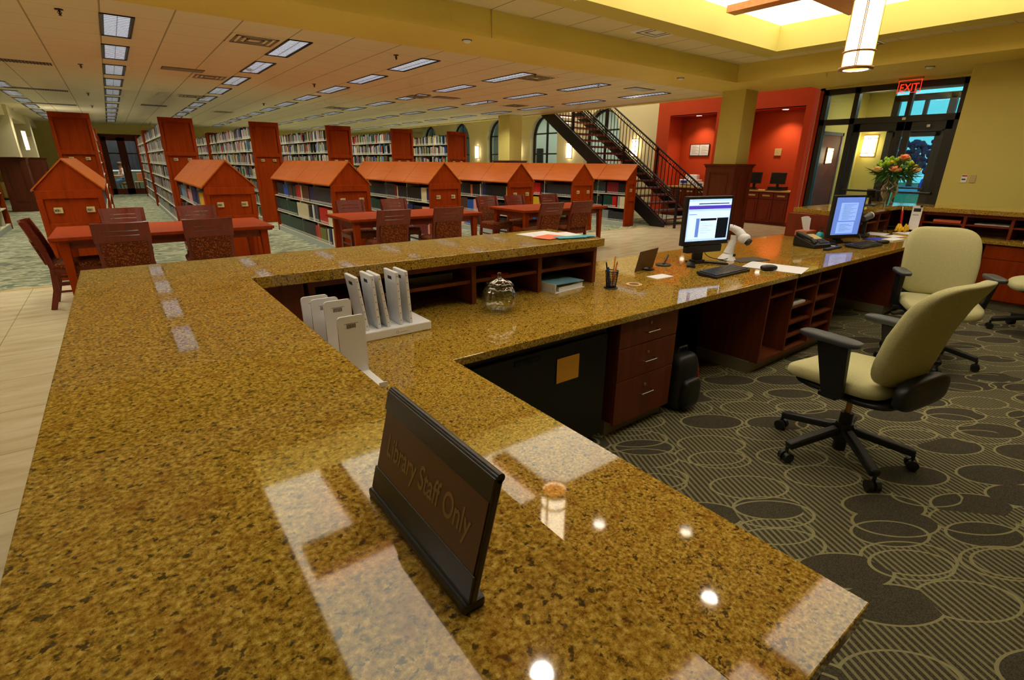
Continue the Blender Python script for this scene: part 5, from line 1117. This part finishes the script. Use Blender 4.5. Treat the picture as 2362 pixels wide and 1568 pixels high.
t = thing('pen', 'pale blue chained pen standing by the card terminal', 'pen', (7.35, 2.25, UZ)); MB().cyl((0, 0, 0), (.03, .0, .16), .008, n=10).build('barrel', 'soap_blue', t); MB().cyl((0, 0, 0), (0, 0, .006), .025, n=16).build('pen_base', 'plastic_black', t)
# ================================================================== FAR LEFT: armchair, readers behind the glass
t = thing('armchair', 'tan upholstered armchair at the far left beyond the panelled column base', 'armchair', (-3.55, 27.6, 0), -.6)
m = MB(); m.T = Tr(0, 0, .25); m.sell(.8, .8, .4, .3, .3); m.build('seat', 'sofa', t); m = MB(); m.T = Tr(0, .32, .55); m.sell(.85, .25, .75, .3, .3); m.build('backrest', 'sofa', t)
for s in (-1, 1): m = MB(); m.T = Tr(s*.4, 0, .35); m.sell(.2, .8, .6, .3, .3); m.build('armrest', 'sofa', t)
def person(name, label, x, y, rz, top, leg, hair):
    verts = [(0, 0, .5), (0, .03, .72), (0, .06, .98), (0, .09, 1.08), (0, .11, 1.16), (0, .12, 1.28),
             (.19, .06, .98), (.25, .14, .74), (.16, .34, .74), (-.19, .06, .98), (-.25, .14, .74), (-.16, .34, .74),
             (.1, .02, .5), (.12, .42, .50), (.13, .42, .08), (.13, .56, .04), (-.1, .02, .5), (-.12, .42, .50), (-.13, .42, .08), (-.13, .56, .04), (.15, .43, .745), (-.15, .43, .745)]
    edges = [(0, 1), (1, 2), (2, 3), (3, 4), (4, 5), (2, 6), (6, 7), (7, 8), (8, 20), (2, 9), (9, 10), (10, 11), (11, 21), (0, 12), (12, 13), (13, 14), (14, 15), (0, 16), (16, 17), (17, 18), (18, 19)]
    rad_ = [.15, .13, .13, .06, .075, .085, .065, .045, .032, .065, .045, .032, .09, .065, .045, .04, .09, .065, .045, .04, .035, .035]
    def sk(nm, idx, grow, mt, par, root=0):
        mp = {v: i for i, v in enumerate(idx)}; me = bpy.data.meshes.new(nm); me.from_pydata([verts[i] for i in idx], [(mp[a], mp[b]) for a, b in edges if a in mp and b in mp], [])
        o = bpy.data.objects.new(nm, me); COL.objects.link(o); sm = o.modifiers.new('s', 'SKIN'); sm.use_smooth_shade = True
        if not len(me.skin_vertices): me.attributes.new('skin_vertex', 'FLOAT', 'POINT') if False else None
        for i, v in enumerate(idx): r = rad_[v]+grow; me.skin_vertices[0].data[i].radius = (r, r)
        me.skin_vertices[0].data[0].use_root = True; s = o.modifiers.new('u', 'SUBSURF'); s.levels = 1; s.render_levels = 2
        me.materials.append(M[mt]); o.parent = par; return o
    t = thing(name, label, 'person', (x, y, 0), rz)
    sk('body', list(range(22)), 0, 'skin', t); sk('shirt', [0, 1, 2, 6, 7, 9, 10], .014, top, t); sk('trousers', [0, 12, 13, 14, 16, 17, 18], .012, leg, t)
    m = MB(); m.T = Tr(0, .105, 1.27); m.sell(.2, .22, .2, .9, .9); m.build('hair', hair, t)
    m = MB()
    m.T = Tr(0, .21, 1.22); m.sell(.025, .03, .04, 1, 1, nu=8, nv=6)
    for s in (-1, 1): m.T = Tr(s*.095, .12, 1.22); m.sell(.02, .04, .06, 1, 1, nu=8, nv=6)
    m.build('face_features', 'skin', t)
    return t
def schair(label, x, y, rz):
    t = thing('study_chair', label, 'chair', (x, y, 0), rz); box('seat', 'sofa', -.23, .23, -.2, .25, .40, .45, t, .02); box('backrest', 'tan_wood', -.23, .23, -.24, -.2, .5, .85, t, .01)
    for sx in (-.2, .2):
        for sy in (-.2, .2): box('leg', 'mahogany', sx-.02, sx+.02, sy-.02, sy+.02, 0, .41, t)
    return t
person('person', 'person in a white shirt seated behind the right glass leaf of the far doors', .46, 31.4, 1.9, 'shirt_white', 'jeans', 'hair_brown'); schair('chair under the person in the white shirt beyond the far doors', .46, 31.4, 1.9)
person('person', 'seated person in blue jeans partly hidden behind the left glass leaf of the far doors', -.45, 31.7, -1.6, 'shirt_white', 'jeans', 'hair_brown'); schair('chair under the person in blue jeans beyond the far doors', -.45, 31.7, -1.6)
schair('empty tan wooden chair beyond the right glass leaf of the far doors', 1.1, 32.2, .3)
t = thing('study_table', 'small table between the two seated people beyond the far doors', 'table', (0, 31.6, 0)); box('tabletop', 'tan_wood', -.35, .1, -.4, .4, .71, .74, t); MB().cyl((-.1, 0, 0), (-.1, 0, .71), .04).build('pedestal', 'iron', t)
# ================================================================== LIGHT
area('hall_lamp', (12.3, 8.2, 5.9), 2.2, 5.0, 45, (1, .9, .72), 180); area('hall_lamp', (12.3, 16, 5.9), 2.2, 12.0, 300, (1, .92, .76), 180)
area('study_lamp', (.5, 31.5, 2.85), 2, 2, 130, (1, .97, .9)); area('vestibule_lamp', (12.4, 3.7, 2.95), 1.2, 1.2, 25, (1, .95, .82)); area('porch_lamp', (16, 18, 3.8), 1, 10, 260, (.9, 1, .9))
area('corridor_lamp', (-2.2, 3.0, 3.15), .3, 1.2, 26, (1, .93, .78)); area('corridor_lamp', (-2.2, 6.0, 2.88), .3, 1.2, 26, (1, .93, .78))
